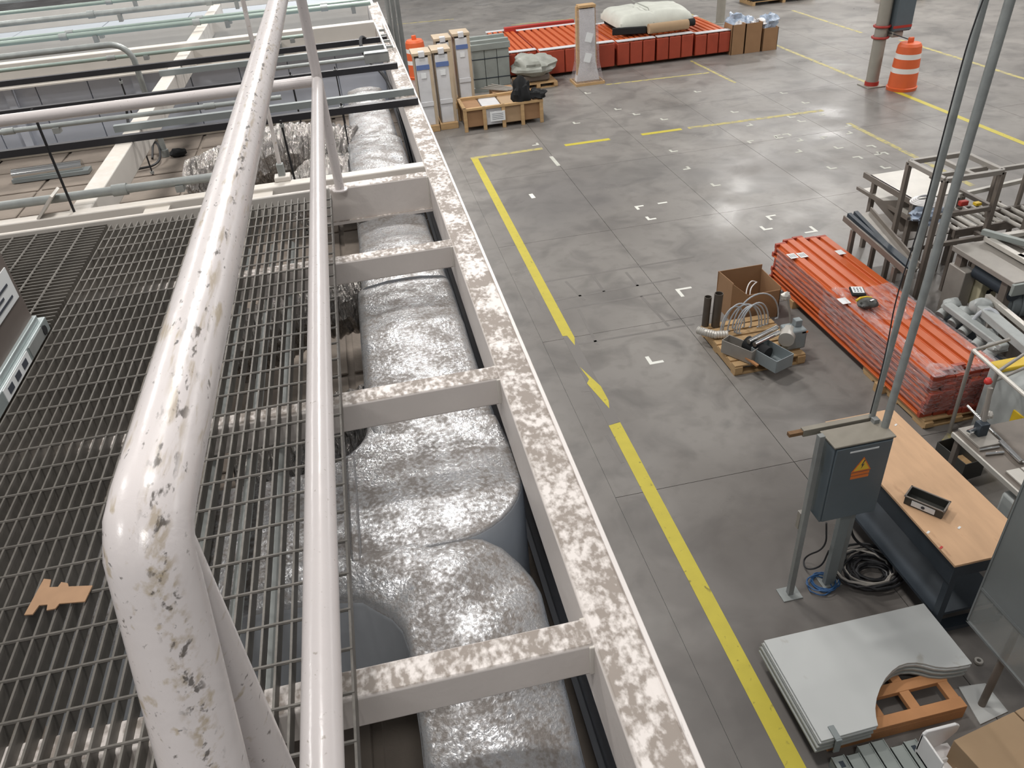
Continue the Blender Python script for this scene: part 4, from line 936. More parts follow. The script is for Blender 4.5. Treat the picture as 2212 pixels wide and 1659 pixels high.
# ================================================================ PARTS PALLET
tp = P(1590, 812, .0); zp = .125
pallet('parts_pallet', 'wooden pallet loaded with hoses and metal parts', 3.50, 4.33, 6.47, 7.42, 'wood', 8, 'y', zp)
def bp_(px, py, z=zp): return P(px, py, z)
for (px, py, tx, ty, lab) in ((1523, 703, 1530, 641, 'dark pipe standing at the back of the parts pallet, left one'), (1545, 704, 1551, 634, 'dark pipe standing at the back of the parts pallet, right and taller one')):
    b = bp_(px, py); h = PY(tx, ty, b.y).z
    r = .042 if px < 1530 else .05
    one('standing_pipe', MB().pipe(b, V((b.x+.01, b.y, h)), r, r-.006, 18), 'pipe_dark', lab, 'pipe', 'dark pipes on the parts pallet')
pts = [bp_(1508, 713, .17), bp_(1525, 718, .18), bp_(1545, 723, .17), bp_(1572, 722, .17)]
fl = [pts[0].lerp(pts[1], i/12) for i in range(12)]+[pts[1].lerp(pts[2], i/12) for i in range(12)]+[pts[2].lerp(pts[3], i/14) for i in range(15)]
one('corrugated_hose', MB().tube(fl, [.045*(1+.07*math.sin(i*2.1)) for i in range(len(fl))], 16), 'steel_light', 'pale corrugated hose lying across the left corner of the parts pallet', 'hose', smooth=20)
# open carton behind
yb = 7.50; a = PY(1602, 640, yb); b = PY(1687, 626, yb); zb1 = (a.z+b.z)/2
ct = thing('open_carton', 'tall open cardboard box behind the parts pallet', 'carton', ((a.x+b.x)/2, yb+.3, 0))
x0, x1, yk = PY(1572, 690, yb+.02).x+.06, b.x, yb+.5
MB().bb(x0+.16, x1, yb, yb+.008, 0, zb1).build('front_wall', 'cardboard', ct); MB().bb(x1-.008, x1, yb, yk, 0, zb1+.04).build('side_wall', 'cardboard', ct)
MB().bb(x0, x1, yk, yk+.008, 0, zb1+.10).build('back_wall', 'cardboard', ct); MB().hull_quad((x0, yb+.1, 0), (x0+.008, yb+.1, zb1+.13), (x0+.008, yk, zb1+.10), (x0, yk, 0), .008).build('side_wall', 'cardboard', ct)
MB().hull_quad((x0, yb+.1, zb1+.13), (x0+.16, yb, zb1), (x0+.16, yb, 0), (x0, yb+.1, 0), .008).build('slanted_flap', 'cardboard', ct)
MB().bb(x0+.02, x1-.01, yb+.02, yk, 0, .02).build('bottom', 'cardboard', ct)
for k in range(2): MB().tube(smooth_pts([V((x0+.17+.05*k, yb+.04, zb1-.15)), V((x0+.19+.05*k, yb+.12, zb1+.0)), V((x0+.28+.05*k, yb+.2, zb1+.08-.06*k)), V((x0+.42, yb+.3, zb1-.02))]), .007, 8).build('white_strap', 'white_plastic', ct)
# loops of grey tube
p = bp_(1612, 712)
t = thing('tube_loops', 'tangle of pale grey plastic tube loops on the parts pallet', 'tube', (p.x, p.y, zp))
for k, (px, py, w, h, tilt) in enumerate(((1590, 705, .13, .24, .2), (1600, 703, .14, .26, .0), (1614, 702, .15, .25, -.1), (1624, 703, .14, .24, .1), (1630, 703, .16, .25, .25), (1636, 702, .17, .26, .3), (1640, 690, .24, .30, .1))):
    c = bp_(px, py+8, zp+.01); w *= 1.25; h *= 1.3; pts = [c+V((w*math.cos(a)*math.cos(tilt)-.05, w*math.cos(a)*math.sin(tilt)*.8, h*max(0, math.sin(a))+.01)) for a in [math.pi*i/18 for i in range(-3, 22)]]
    MB().tube(pts, .009, 8).build('loop', 'cable_grey', t)
for k, (a, b) in enumerate((((1617, 738), (1678, 707)), ((1630, 744), (1682, 718)))):
    one('silver_cylinder', MB().tube([bp_(*a, .33), bp_(*b, .33)], .028, 16), 'chrome', 'bright silver tube on top of the metal parts, %s one' % ('upper', 'lower')[k], 'tube', 'silver tubes on the parts pallet')
def tray(name, label, c, sx, sy, sz, rz, m, tilt=0):
    t = thing(name, label, 'tray', (c.x, c.y, c.z), rz=rz); q = .008
    MB().box((0, 0, q/2), (sx, sy, q)).build('bottom', m, t, local=True)
    for (x, y, a, b) in ((0, -sy/2, sx, q), (0, sy/2, sx, q), (-sx/2, 0, q, sy), (sx/2, 0, q, sy)): MB().box((x, y, sz/2), (a, b, sz)).build('side', m, t, local=True, bevel=.001, seg=1)
    return t
tray('steel_tray', 'galvanised open steel tray at the near corner of the parts pallet', bp_(1665, 782, zp+.01), .25, .36, .15, .35, 'motor_grey')
tray('steel_tray', 'galvanised open trough left of the steel tray on the parts pallet', bp_(1597, 768, zp+.01), .14, .38, .16, .55, 'steel_mid')
c = bp_(1632, 770); one('black_roller', MB().tube([c+V((-.06, .12, .12)), c+V((.06, -.14, .10))], .085, 18), 'felt_black', 'black roller between the two trays on the parts pallet', 'roller')
c = bp_(1622, 785, zp+.03); one('brass_bar', MB().bar(bp_(1597, 762, .2), bp_(1637, 790, .17), .03, .02), 'wood_orange', 'thin brown bar leaning between the trays', 'bar')
c = bp_(1708, 748)
t = thing('gear_motor', 'grey gear motor with a round end cover at the right of the parts pallet', 'motor', (c.x, c.y, zp))
MB().bb(c.x-.10, c.x+.13, c.y-.08, c.y+.12, zp, zp+.24).build('housing', 'motor_grey', t, bevel=.02); MB().tube([c+V((-.13, -.10, .17)), c+V((-.02, .05, .17))], .085, 22).build('round_cover', 'steel_light', t)
MB().bb(c.x+.02, c.x+.1, c.y+.0, c.y+.08, zp+.24, zp+.32).build('terminal_box', 'motor_grey', t, bevel=.006); MB().tube([c+V((.02, .1, .24)), c+V((-.02, .16, .52))], .012, 8).build('stem', 'steel_mid', t)
MB().blob(c+V((-.04, .18, .55)), (.05, .04, .05), 2, .4).build('valve_head', 'steel_light', t); MB().box(c+V((.10, -.075, .21)), (.07, .01, .02)).build('orange_tag', 'warn_orange', t)
# ================================================================ MACHINES AT RIGHT
def frame(t, a, b, w=.04, m='steel_brown', name='bar'): return MB().bar(a, b, w, w).build(name, m, t, bevel=.003, seg=1)
# sloping chute table with two dark belts
z = .80
A, B, C, D = P(1822, 474, .86), P(1880, 456, .86), P(1985, 578, .74), P(1957, 592, .74)
t = thing('chute_table', 'sloping steel chute with two dark belts next to the orange stack', 'machine', (V((A+C)/2).x, V((A+C)/2).y, 0))
MB().hull_quad(A, B, C, D, .02).build('chute_plate', 'steel_mid', t)
for (p, q) in ((A, D), (B, C)): MB().bar(p+V((0, 0, .02)), q+V((0, 0, .02)), .02, .07).build('side_rail', 'steel_brown', t)
for u, off in ((.22, .02), (.46, .0)):
    p, q = A.lerp(B, u)+V((0, .02, .03)), D.lerp(C, u+.05)+V((0, 0, .03)); md = p.lerp(q, .55)+V((off*2, 0, -.03))
    MB().bar(p, md, .05, .05).build('belt', 'belt_blue', t); MB().bar(md, q, .05, .05).build('belt', 'belt_blue', t)
for p in (A.lerp(D, .18), B.lerp(C, .2), A.lerp(D, .85), B.lerp(C, .85)): frame(t, (p.x, p.y, 0), (p.x, p.y, p.z-.02), .05, name='leg')
p, q = A.lerp(D, .18), A.lerp(D, .85); frame(t, (p.x, p.y, .2), (q.x, q.y, .2), .04, name='stretcher')
# feeding table with a pale top and a lower shelf
A, B, C, D = P(1880, 378, 1.0), P(1957, 367, 1.0), P(2012, 436, 1.0), P(1943, 424, 1.0)
x0, x1, y0, y1 = A.x, A.x+.72, P(1943, 424, 1.0).y-.15, A.y
t = thing('feed_table', 'machine table with pale top sheet and open legs', 'table', ((x0+x1)/2, (y0+y1)/2, 0))
MB().bb(x0, x1, y0, y1, .985, 1.0).build('top_sheet', 'steel_light', t); MB().bb(x0-.02, x0+.02, y0, y1+.12, .93, 1.0).build('edge_rail', 'steel_brown', t)
A2 = P(1857, 397, .8); MB().bar((x0-.08, y1+.1, .80), (x0-.08, y0-.1, .80), .04, .04).build('side_rail', 'steel_brown', t); MB().bb(x0-.08, x0+.3, y0-.1, y1+.08, .77, .785).build('lower_sheet', 'steel_light', t)
for (x, y) in ((x0+.02, y0), (x0+.02, y1-.1), (x1-.03, y0), (x1-.03, y1-.1)): frame(t, (x, y, 0), (x, y, .98), .06, name='leg')
MB().bb(x0+.02, x1-.03, y0, y1-.1, .44, .455).build('shelf', 'steel_brown', t); frame(t, (x0+.02, y0, .3), (x1, y0, .3), .04, name='stretcher')
# hanging brown guard sheet below
q = [P(1888, 434, .86), P(1945, 500, .55), P(1995, 500, .55), P(1960, 432, .86)]
one('bent_sheet', MB().hull_quad(q[0], q[1], q[2], q[3], .006), 'steel_brown', 'brown sheet sloping down below the feed table', 'sheet')
p = P(2000, 436, 1.03)
t = thing('strap_coil', 'coil of white strapping lying on the feed table', 'coil', p)
for k in range(4): MB().tube([p+V(((.17-.02*k)*math.cos(a), (.17-.02*k)*math.sin(a), .012*k+.01*math.sin(a*2))) for a in [2*math.pi*i/26 for i in range(26)]], .011, 6, closed=True).build('loop', 'white_plastic', t)
p = P(2005, 472, .8); one('plastic_bag', MB().blob(p+V((0, 0, .05)), (.22, .17, .10), 5, .6, 14, freq=3), 'bag_blue', 'shiny crumpled plastic bag hanging below the feed table', 'bag')
# gantry frame
zt3 = 1.55
g = [P(1965, 350, zt3), P(2062, 333, zt3), P(2160, 367, zt3), P(2085, 385, zt3)]
gx0, gx1 = (g[0].x+g[0].x)/2, g[2].x; gy0 = g[2].y-.05; gy1 = g[0].y
t = thing('gantry_frame', 'open square-tube machine frame standing behind the conduits', 'machine', ((gx0+gx1)/2, (gy0+gy1)/2, 0))
cn = [(gx0, gy1), (gx1, gy1), (gx1, gy0), (gx0, gy0)]
for i in range(4): frame(t, (*cn[i], zt3), (*cn[(i+1) % 4], zt3), .055, 'steel_mid', 'top_rail'); frame(t, (*cn[i], 0), (*cn[i], zt3), .055, 'steel_brown', 'leg')
frame(t, ((gx0+gx1)/2, gy0, zt3), ((gx0+gx1)/2, gy1, zt3), .05, 'steel_mid', 'cross_bar'); frame(t, (gx0, gy1-.4, zt3-.04), (gx1, gy1-.4, zt3-.04), .05, 'steel_mid', 'cross_bar')
for zz in (.75, 1.12): frame(t, (gx0, gy0, zz), (gx1, gy0, zz), .05, 'steel_brown', 'lower_rail'); frame(t, (gx1, gy0, zz), (gx1, gy1, zz), .05, 'steel_brown', 'lower_rail')
MB().bb(gx0+.38, gx0+.48, gy0+.1, gy0+.16, 1.14, 1.2).build('clamp_block', 'red_cap', t, bevel=.01); MB().bb(gx0+.55, gx1-.1, gy0+.06, gy0+.12, 1.14, 1.17).build('yellow_strip', 'yellow_paint', t)
one('guide_tube', MB().bar(P(2070, 422, 1.1), P(2212, 386, 1.1)+V((.3, 0, 0)), .05, .05), 'steel_light', 'long pale square tube lying across the frame and the right conveyor', 'tube', bevel=.003)
# roller conveyors
def conveyor(label, x0, x1, y0, y1, z, n, gname='roller conveyor sections at right'):
    t = thing('roller_conveyor', label, 'conveyor', ((x0+x1)/2, (y0+y1)/2, 0), group=gname)
    for y in (y0, y1): MB().bb(x0, x1, y-.02, y+.02, z-.08, z+.02).build('side_rail', 'steel_brown', t)
    src = None
    for i in range(n):
        x = x0+(x1-x0)*(i+.5)/n; m = MB().tube([(x, y0, z), (x, y1, z)], .024, 10)
        m.build('roller', 'steel_light', t)
    for x in (x0+.05, x1-.05):
        for y in (y0, y1): frame(t, (x, y, 0), (x, y, z-.05), .05, name='leg')
    return t
p = P(2065, 490, .8); conveyor('roller conveyor inside the open machine frame', p.x-.1, p.x+.95, p.y-.1, p.y+.45, .8, 9)
p = P(2160, 480, .85); conveyor('roller conveyor with tall uprights at the right edge', p.x+.05, p.x+1.4, p.y-.35, p.y+.30, .85, 10)
t = thing('side_frame', 'upright machine guide frame over the right conveyor', 'machine', (p.x+.7, p.y, 0))
for i in range(4): frame(t, (p.x+.1+.42*i, p.y+.36, .0), (p.x+.1+.42*i, p.y+.36, 1.38), .045, name='upright')
frame(t, (p.x+.1, p.y+.36, 1.36), (p.x+1.4, p.y+.36, 1.36), .05, 'steel_mid', 'top_bar'); frame(t, (p.x, p.y-.42, 1.15), (p.x+1.4, p.y-.42, 1.2), .05, 'steel_brown', 'top_bar')
frame(t, (p.x, p.y-.42, 0), (p.x, p.y-.42, 1.2), .06, name='upright'); MB().bb(p.x-.08, p.x+.05, p.y-.5, p.y-.38, .9, 1.16).build('clamp_block', 'steel_brown', t, bevel=.01)
# big machine table
zT = .95
A, B, C = P(2058, 530, zT), P(2160, 505, zT), P(2190, 600, zT)
tx0, ty1 = A.x, A.y; ty0 = C.y-.1; tx1 = tx0+2.2
t = thing('machine_table', 'heavy steel machine table with cast plate beside the castings', 'machine', (tx0+1, (ty0+ty1)/2, 0))
MB().bb(tx0, tx1, ty0, ty1, zT-.06, zT).build('table_top', 'steel_mid', t, bevel=.006); MB().bb(tx0-.02, tx1, ty0-.03, ty0+.01, zT-.14, zT-.01).build('front_apron', 'shelf_grey', t, bevel=.006)
for (x, y) in ((tx0+.08, ty1-.1), (tx0+.08, ty0+.15), (tx0+.5, ty0+.12)): frame(t, (x, y, 0), (x, y, zT-.06), .09, name='leg')
MB().bb(tx0+.25, tx0+.6, ty0+.25, ty1-.15, zT-.26, zT-.06).build('drive_box', 'steel_brown', t, bevel=.02); MB().tube([(tx0+.15, ty0+.1, zT-.2), (tx0+.15, ty1-.3, zT-.2)], .09, 16).build('drive_roller', 'steel_dark', t)
MB().bb(tx0+.14, tx0+.26, ty0+.22, ty0+.32, .12, zT-.2).build('pale_panel', 'steel_light', t)
frame(t, P(2122, 500, 1.05), P(2212, 545, 1.05)+V((.3, -.1, 0)), .06, 'shelf_grey', 'guide_arm')
# cast plate with triangular windows
cp = thing('cast_plate', 'pale cast plate with triangular openings lying on the machine table', 'plate', (tx0+.75, (ty0+ty1)/2, zT))
cx0, cx1, cy0, cy1 = tx0+.35, tx0+1.6, ty0+.03, ty1-.06; zc0, zc1 = zT+.02, zT+.07
def pb_(a, b, w=.07): MB().bar((a[0], a[1], (zc0+zc1)/2), (b[0], b[1], (zc0+zc1)/2), w, zc1-zc0).build('rib', 'steel_light', cp, bevel=.004)
pb_((cx0, cy0), (cx1, cy0)); pb_((cx0, cy1), (cx1, cy1)); pb_((cx0+.02, cy0), (cx0+.02, cy1)); pb_((cx0, cy0+.35), (cx1, cy1-.25), .08); pb_((cx0+.45, cy0), (cx0+.2, cy1), .07); pb_((cx0+.9, cy0), (cx0+.55, cy1), .07); pb_((cx1, cy0), (cx1-.3, cy1))
MB().bb(cx0, cx1, cy0-.045, cy0-.03, zT, zT+.06).build('toothed_rack', 'steel_dark', cp)
# gear cabinet and control box below the table
p = P(2128, 655, .35); t = thing('control_box', 'beige control box with a black symbol below the machine table', 'box', (p.x, p.y, .25))
MB().bb(p.x-.13, p.x+.13, p.y-.02, p.y+.22, .32, .62).build('body', 'beige', t, bevel=.008); s = MB().bb(p.x-.05, p.x+.0, p.y-.024, p.y-.02, .44, .53).build('symbol', 'felt_black', t); MB().bb(p.x-.02, p.x+.03, p.y-.0245, p.y-.0205, .51, .56).build('symbol', 'felt_black', t)
one('machine_pillar', MB().bb(p.x-.30, p.x-.15, p.y+.08, p.y+.35, 0, .74), 'steel_mid', 'grey steel pillar carrying the beige control box', 'machine', bevel=.01)
p = P(2195, 655, .55); t = thing('drive_motor', 'blue-grey finned motor at the right edge below the machine table', 'motor', (p.x, p.y, .3))
MB().tube([p+V((-.12, .1, .0)), p+V((.35, -.15, .0))], .15, 20).build('body', 'motor_grey', t)
for i in range(5): q = p+V((-.05+.08*i, .06-.042*i, 0)); MB().tube([q, q+V((.02, -.01, 0))], .165, 20).build('fin', 'motor_grey', t)
MB().bb(p.x-.1, p.x+.4, p.y-.25, p.y+.15, .0, .42).build('mount', 'steel_brown', t)
# row of grey castings beside the orange stack
def casting(px, py, k, lab):
    c = P(px, py, .5)
    t = thing('grey_casting', lab, 'casting', (c.x, c.y, 0), group='grey castings beside the orange stack')
    MB().blob(c+V((0, 0, .08)), (.10, .085, .07), k, .25, 10).build('rounded_head', 'cast_grey', t); MB().tube([c+V((-.13, -.02, -.02)), c+V((.03, .02, .06))], .055, 12).build('side_boss', 'cast_grey', t)
    MB().bb(c.x-.08, c.x+.10, c.y-.09, c.y+.09, .0, .42).build('foot', 'steel_dark', t, bevel=.01); MB().tube([c+V((-.11, -.05, -.12)), c+V((-.11, -.05, -.30))], .035, 10).build('leg', 'cast_grey', t)
for k, (px, py, lab) in enumerate(((2052, 672, 'rounded grey casting beside the orange stack, farthest of the row'), (2078, 690, 'rounded grey casting beside the orange stack, second farthest'), (2100, 710, 'rounded grey casting beside the orange stack, middle of the row'), (2128, 738, 'rounded grey casting beside the orange stack, second nearest'), (2150, 762, 'rounded grey casting beside the orange stack, nearest of the row'))): casting(px, py, k, lab)
a, b = P(2046, 660, .62), P(2170, 752, .62); one('casting_rail', MB().bar(a, b, .10, .07), 'cast_grey', 'long grey rail joining the row of castings', 'rail', bevel=.012)
a, b = P(2115, 662, .72), P(2212, 745, .72); t = thing('guide_rail', 'pale grey double guide rail behind the castings', 'rail', a)
MB().bar(a, b+(b-a)*.3, .12, .09).build('rail', 'cast_grey', t, bevel=.01); MB().bar(a+V((.16, .1, .04)), b+(b-a)*.3+V((.16, .1, .04)), .05, .05).build('slim_rail', 'steel_light', t); MB().blob(a+V((.02, .0, .0)), (.12, .09, .09), 8, .2).build('end_lobe', 'cast_grey', t)
cable([P(2095, 700, .6), P(2120, 670, .75), P(2150, 668, .78), P(2165, 700, .7)], .02, 'cable_grey', 'grey hose arching over the castings', n=10, name='hose')
# thin pipe frame in front
zq = .95
t = thing('pipe_frame', 'thin steel pipe frame standing beyond the end of the orange stack', 'frame', P(2104, 760, zq))
a, b = P(2103, 757, zq), P(2212, 852, zq); c = P(2180, 733, zq)
MB().tube([a, b+(b-a)*.4], .019, 10).build('rail', 'steel_light', t); MB().tube([a, c], .016, 10).build('rail', 'steel_mid', t); MB().tube([a, V((a.x+.02, a.y, 0))], .018, 10).build('leg', 'steel_mid', t)
m_ = a.lerp(b, .5); MB().tube([m_, V((m_.x, m_.y, 0))], .018, 10).build('leg', 'steel_mid', t); MB().tube([m_, P(2212, 765, zq)], .014, 10).build('rail', 'steel_mid', t); MB().tube([m_+V((0, 0, -.1)), P(2212, 795, zq-.1)], .014, 10).build('rail', 'steel_mid', t)
p = P(2180, 905, .45); t = thing('yellow_machine', 'pale machine body with yellow edges at the right edge of the view', 'machine', (p.x, p.y, 0))
MB().bb(p.x+.08, p.x+.55, p.y-.1, p.y+.45, 0, .72).build('body', 'cast_grey', t, bevel=.01); MB().bb(p.x+.07, p.x+.56, p.y+.32, p.y+.46, .72, .76).build('yellow_cover', 'yellow_paint', t, bevel=.01); MB().bb(p.x+.065, p.x+.085, p.y-.1, p.y+.05, .0, .5).build('yellow_edge', 'yellow_paint', t)
for k in range(3): MB().bb(p.x+.05+.09*k, p.x+.08+.09*k, p.y-.14, p.y-.1, .0, .8).build('slide_rail', ('steel_mid', 'felt_black', 'steel_light')[k], t)
# dark fixture bench with scattered steel parts
zf = .72
A = P(2057, 934, zf); fx0 = A.x; fy1 = A.y
t = thing('fixture_bench', 'dark steel bench with rods and clamps right of the plywood bench', 'bench', (fx0+.5, fy1-.6, 0))
MB().bb(fx0, fx0+1.1, fy1-1.45, fy1, zf-.025, zf).build('top', 'steel_brown', t, bevel=.003); MB().bb(fx0-.004, fx0+.012, fy1-1.45, fy1, zf-.04, zf+.002).build('worn_edge', 'steel_light', t)
for (x, y) in ((fx0+.04, fy1-.05), (fx0+.04, fy1-.75), (fx0+1.0, fy1-.05), (fx0+.04, fy1-1.4)): frame(t, (x, y, 0), (x, y, zf-.02), .045, name='leg')
MB().bb(fx0+.02, fx0+.30, fy1-.85, fy1-.60, .25, .6).build('grey_bucket', 'cast_grey', t, bevel=.03); MB().bb(fx0+.02, fx0+.6, fy1-1.4, fy1-.9, .12, .62).build('inner_box', 'steel_brown', t, bevel=.01)
def fz(px, py, dz=0): return P(px, py, zf+dz)
for k, (a, b, r, lab) in enumerate((((2090, 877), (2212, 1000), .011, 'long thin bright steel rod poking out beyond the fixture bench'), ((2160, 954), (2206, 998), .018, 'thick bright steel rod lying on the fixture bench'), ((2128, 981), (2168, 977), .012, 'short bright pin on the fixture bench, nearer one'), ((2115, 972), (2158, 965), .010, 'short bright pin on the fixture bench, farther one'))):
    one('steel_rod', MB().tube([fz(*a, r+.002), fz(*b, r+.002)], r, 12), 'chrome', lab, 'rod', 'bright rods on the fixture bench')
p = fz(2115, 945); t = thing('clamp_fixture', 'toggle clamp fixture with a dark knob on the fixture bench', 'clamp', p)
MB().box(p+V((0, 0, .012)), (.20, .26, .022)).build('base_plate', 'steel_mid', t, bevel=.003); MB().bb(p.x-.03, p.x+.05, p.y-.02, p.y+.06, zf+.02, zf+.14).build('block', 'steel_dark', t, bevel=.006)
MB().tube([p+V((-.10, .02, .06)), p+V((.08, .05, .07))], .022, 10).build('spindle', 'chrome', t); MB().tube([p+V((.03, .03, .1)), p+V((.05, .10, .42))], .02, 10).build('handle', 'steel_mid', t); MB().blob(p+V((.09, .07, .16)), .035, 2, .3).build('knob', 'steel_light', t)
MB().blob(p+V((.07, .16, .44)), .03, 5, .2).build('red_knob', 'red_paint', t)
p = P(2190, 1040, zf+.02); t = thing('slotted_plate', 'pair of pale steel plates at the near end of the fixture bench', 'plate', p)
for k in range(3): MB().box(P(2205, 1045, zf+.01)+V((.05+.13*k, -.06, .0)), (.115, .42, .014)).build('plate', 'steel_light', t, bevel=.002)
p = P(2070, 965, .25); t = tray('black_tote', 'black plastic tote on the floor below the fixture bench', V((p.x+.05, p.y, .0)), .22, .34, .2, .1, 'bin_black')
p = P(2035, 960); one('yellow_line', MB().prism([tuple(P(x, y)[:2]) for x, y in ((2010, 985), (2050, 930), (2062, 934), (2025, 985))], .0004, .002), 'yellow_worn', 'yellow floor mark between the orange stack and the plywood bench', 'floor marking', YG, smooth=0)
one('timber_offcut', MB().bb(P(2070, 1005).x, P(2110, 1005).x, P(2070, 1012).y-.05, P(2070, 1012).y+.1, 0, .06), 'wood', 'timber offcut on the floor below the fixture bench', 'timber', bevel=.003)
# ================================================================ COLUMNS AND BARRELS
def column(x, y, lab, r=.13):
    t = thing('building_column', lab, 'column', (x, y, 0), group='building columns')
    MB().tube([(x, y, 0), (x, y, 9.4)], r, 20).build('shaft', 'column_paint', t); MB().box((x, y, .01), (.42, .42, .02)).build('base_plate', 'column_paint', t, bevel=.004); return t
c1 = column(11.06, 15.86, 'grey building column beside the tethered orange barrel'); MB().tube([(11.06, 15.86, 0.02), (11.06, 15.86, .10)], .145, 20).build('red_band', 'red_cap', c1)
column(11.06, 23.75, 'grey building column behind the cardboard boxes')
t = thing('column_box', 'grey electrical box strapped to the column with red tape', 'electrical box', (11.3, 15.8, 1.0))
MB().bb(11.20, 11.56, 15.62, 15.86, 1.12, 2.1).build('enclosure', 'box_grey', t, bevel=.01); MB().bb(11.19, 11.57, 15.605, 15.62, 1.14, 2.08).build('door', 'box_grey', t, bevel=.005); MB().bb(11.2, 11.45, 15.66, 15.86, 1.0, 1.12).build('cable_box', 'column_paint', t, bevel=.02)
for z in (1.22, 1.0): MB().tube([(11.06+.16*math.cos(a), 15.86+.16*math.sin(a), z) for a in [2*math.pi*i/18 for i in range(18)]], .025, 6, closed=True).build('red_tape', 'red_cap', t)
MB().bb(11.15, 11.57, 15.60, 15.61, 1.19, 1.24).build('red_tape', 'red_cap', t)
def drum(x, y, lab, tether=None):
    t = thing('traffic_barrel', lab, 'barrel', (x, y, 0), group='orange traffic barrels')
    segs = [('orange_band', .0, .36, .29, .275, 'drum_orange'), ('white_band', .36, .46, .272, .268, 'drum_white'), ('orange_band', .46, .64, .268, .258, 'drum_orange'), ('white_band', .64, .74, .256, .25, 'drum_white'), ('orange_band', .74, .88, .25, .235, 'drum_orange')]
    for (n, z0, z1, r0, r1, m) in segs: MB().lathe([(r0, z0), (r1, z1)], (x, y, 0), 24).build(n, m, t, smooth=60)
    MB().lathe([(.30, 0), (.31, .06), (.28, .08)], (x, y, 0), 24).build('base_ring', 'drum_orange', t); MB().lathe([(.232, 0), (.2, .05), (.05, .06)], (x, y, .88), 24).build('cap', 'drum_orange', t); MB().bb(x-.06, x+.06, y-.03, y+.03, .93, 1.04).build('handle', 'drum_orange', t, bevel=.02)
    if tether: MB().tube([(x, y, .98), tether], .01, 6).build('tether', 'cable_black', t)
    return t
drum(11.46, 15.38, 'orange and white traffic barrel tethered to the grey column', (11.15, 15.75, 1.1)); 
p = P(893, 76, 1.04); drum(p.x, p.y, 'orange and white traffic barrel far behind the shrink wrapped racks')
# ================================================================ FAR GOODS
def wrapped(label, cx, cy, w, d, h, k):
    t = thing('wrapped_rack', label, 'wrapped goods', (cx, cy, 0), group='shrink wrapped racks standing on end')
    MB().bb(cx-w*.36, cx+w*.36, cy-d/2, cy+d/2, .12, h-.10).build('film_body', 'film_white', t, bevel=.02)
    for s in (-1, 1): MB().bb(cx+s*w*.36-.045*w, cx+s*w*.36+.075*w*s+.045*w, cy-d/2-.012, cy+d/2, .1, h-.02).build('corner_board', 'film_tan', t, bevel=.004)
    MB().bb(cx-w*.5, cx+w*.5, cy-d/2-.02, cy+d/2, h-.06, h).build('top_cap', 'film_tan', t, bevel=.006); MB().bb(cx-w*.16, cx+w*.16, cy-d/2-.03, cy-d/2+.1, h-.09, h+.02).build('paper_top', 'film_white', t, bevel=.01)
    MB().bb(cx-w*.34, cx+w*.34, cy-d/2-.016, cy-d/2-.004, h-.33, h-.24).build('blue_band', 'label_blue', t); MB().bb(cx-w*.34, cx+w*.34, cy-d/2-.02, cy-d/2-.004, .52, .62).build('film_fold', 'film_white', t, bevel=.02)
    MB().bb(cx-w*.49, cx+w*.49, cy-d/2-.08, cy+d/2+.04, 0, .13).build('base_skid', 'wood', t, bevel=.006)
    MB().bb(cx-w*.15, cx+w*.12, cy-d/2-.0185, cy-d/2-.006, h-.50, h-.40).build('paper_sheet', 'paper', t); return t
for k, (bx, by_, tx, ty, lab) in enumerate(((934, 285, 900, 116, 'shrink wrapped rack standing on end, front row left'), (974, 278, 955, 107, 'shrink wrapped rack standing on end, front row right'), (975, 236, 945, 84, 'shrink wrapped rack standing on end, back row left'), (1013, 229, 997, 72, 'shrink wrapped rack standing on end, back row right'))):
    p = P(bx, by_); h = PY(tx, ty, p.y).z; wrapped(lab, p.x-.02, p.y+.3, .395, .5, h, k)
p = P(1066, 196); t = thing('shelf_bundle', 'tall grey bundle of steel shelving strapped on end', 'bundle', (p.x, p.y+.4, 0)); H_ = PY(1065, 92, p.y).z
for k in range(3): MB().bb(p.x-.45+.3*k+.006, p.x-.45+.3*(k+1)-.006, p.y, p.y+.6, .10, H_-.14).build('shelf_column', 'shelf_grey', t, bevel=.008)
for zz in (.3, H_-.35): MB().bb(p.x-.46, p.x+.46, p.y-.008, p.y+.61, zz, zz+.02).build('strap', 'steel_dark', t)
MB().bb(p.x-.48, p.x+.48, p.y-.04, p.y+.66, H_-.14, H_).build('top_tray', 'shelf_grey', t, bevel=.01); MB().bb(p.x-.45, p.x+.45, p.y+.0, p.y+.14, H_, H_+.07).build('top_rail', 'shelf_grey', t); MB().bb(p.x-.45, p.x+.45, p.y+.5, p.y+.62, H_, H_+.07).build('top_rail', 'shelf_grey', t); MB().bb(p.x-.47, p.x+.47, p.y-.02, p.y+.62, 0, .10).build('base_skid', 'shelf_grey', t)
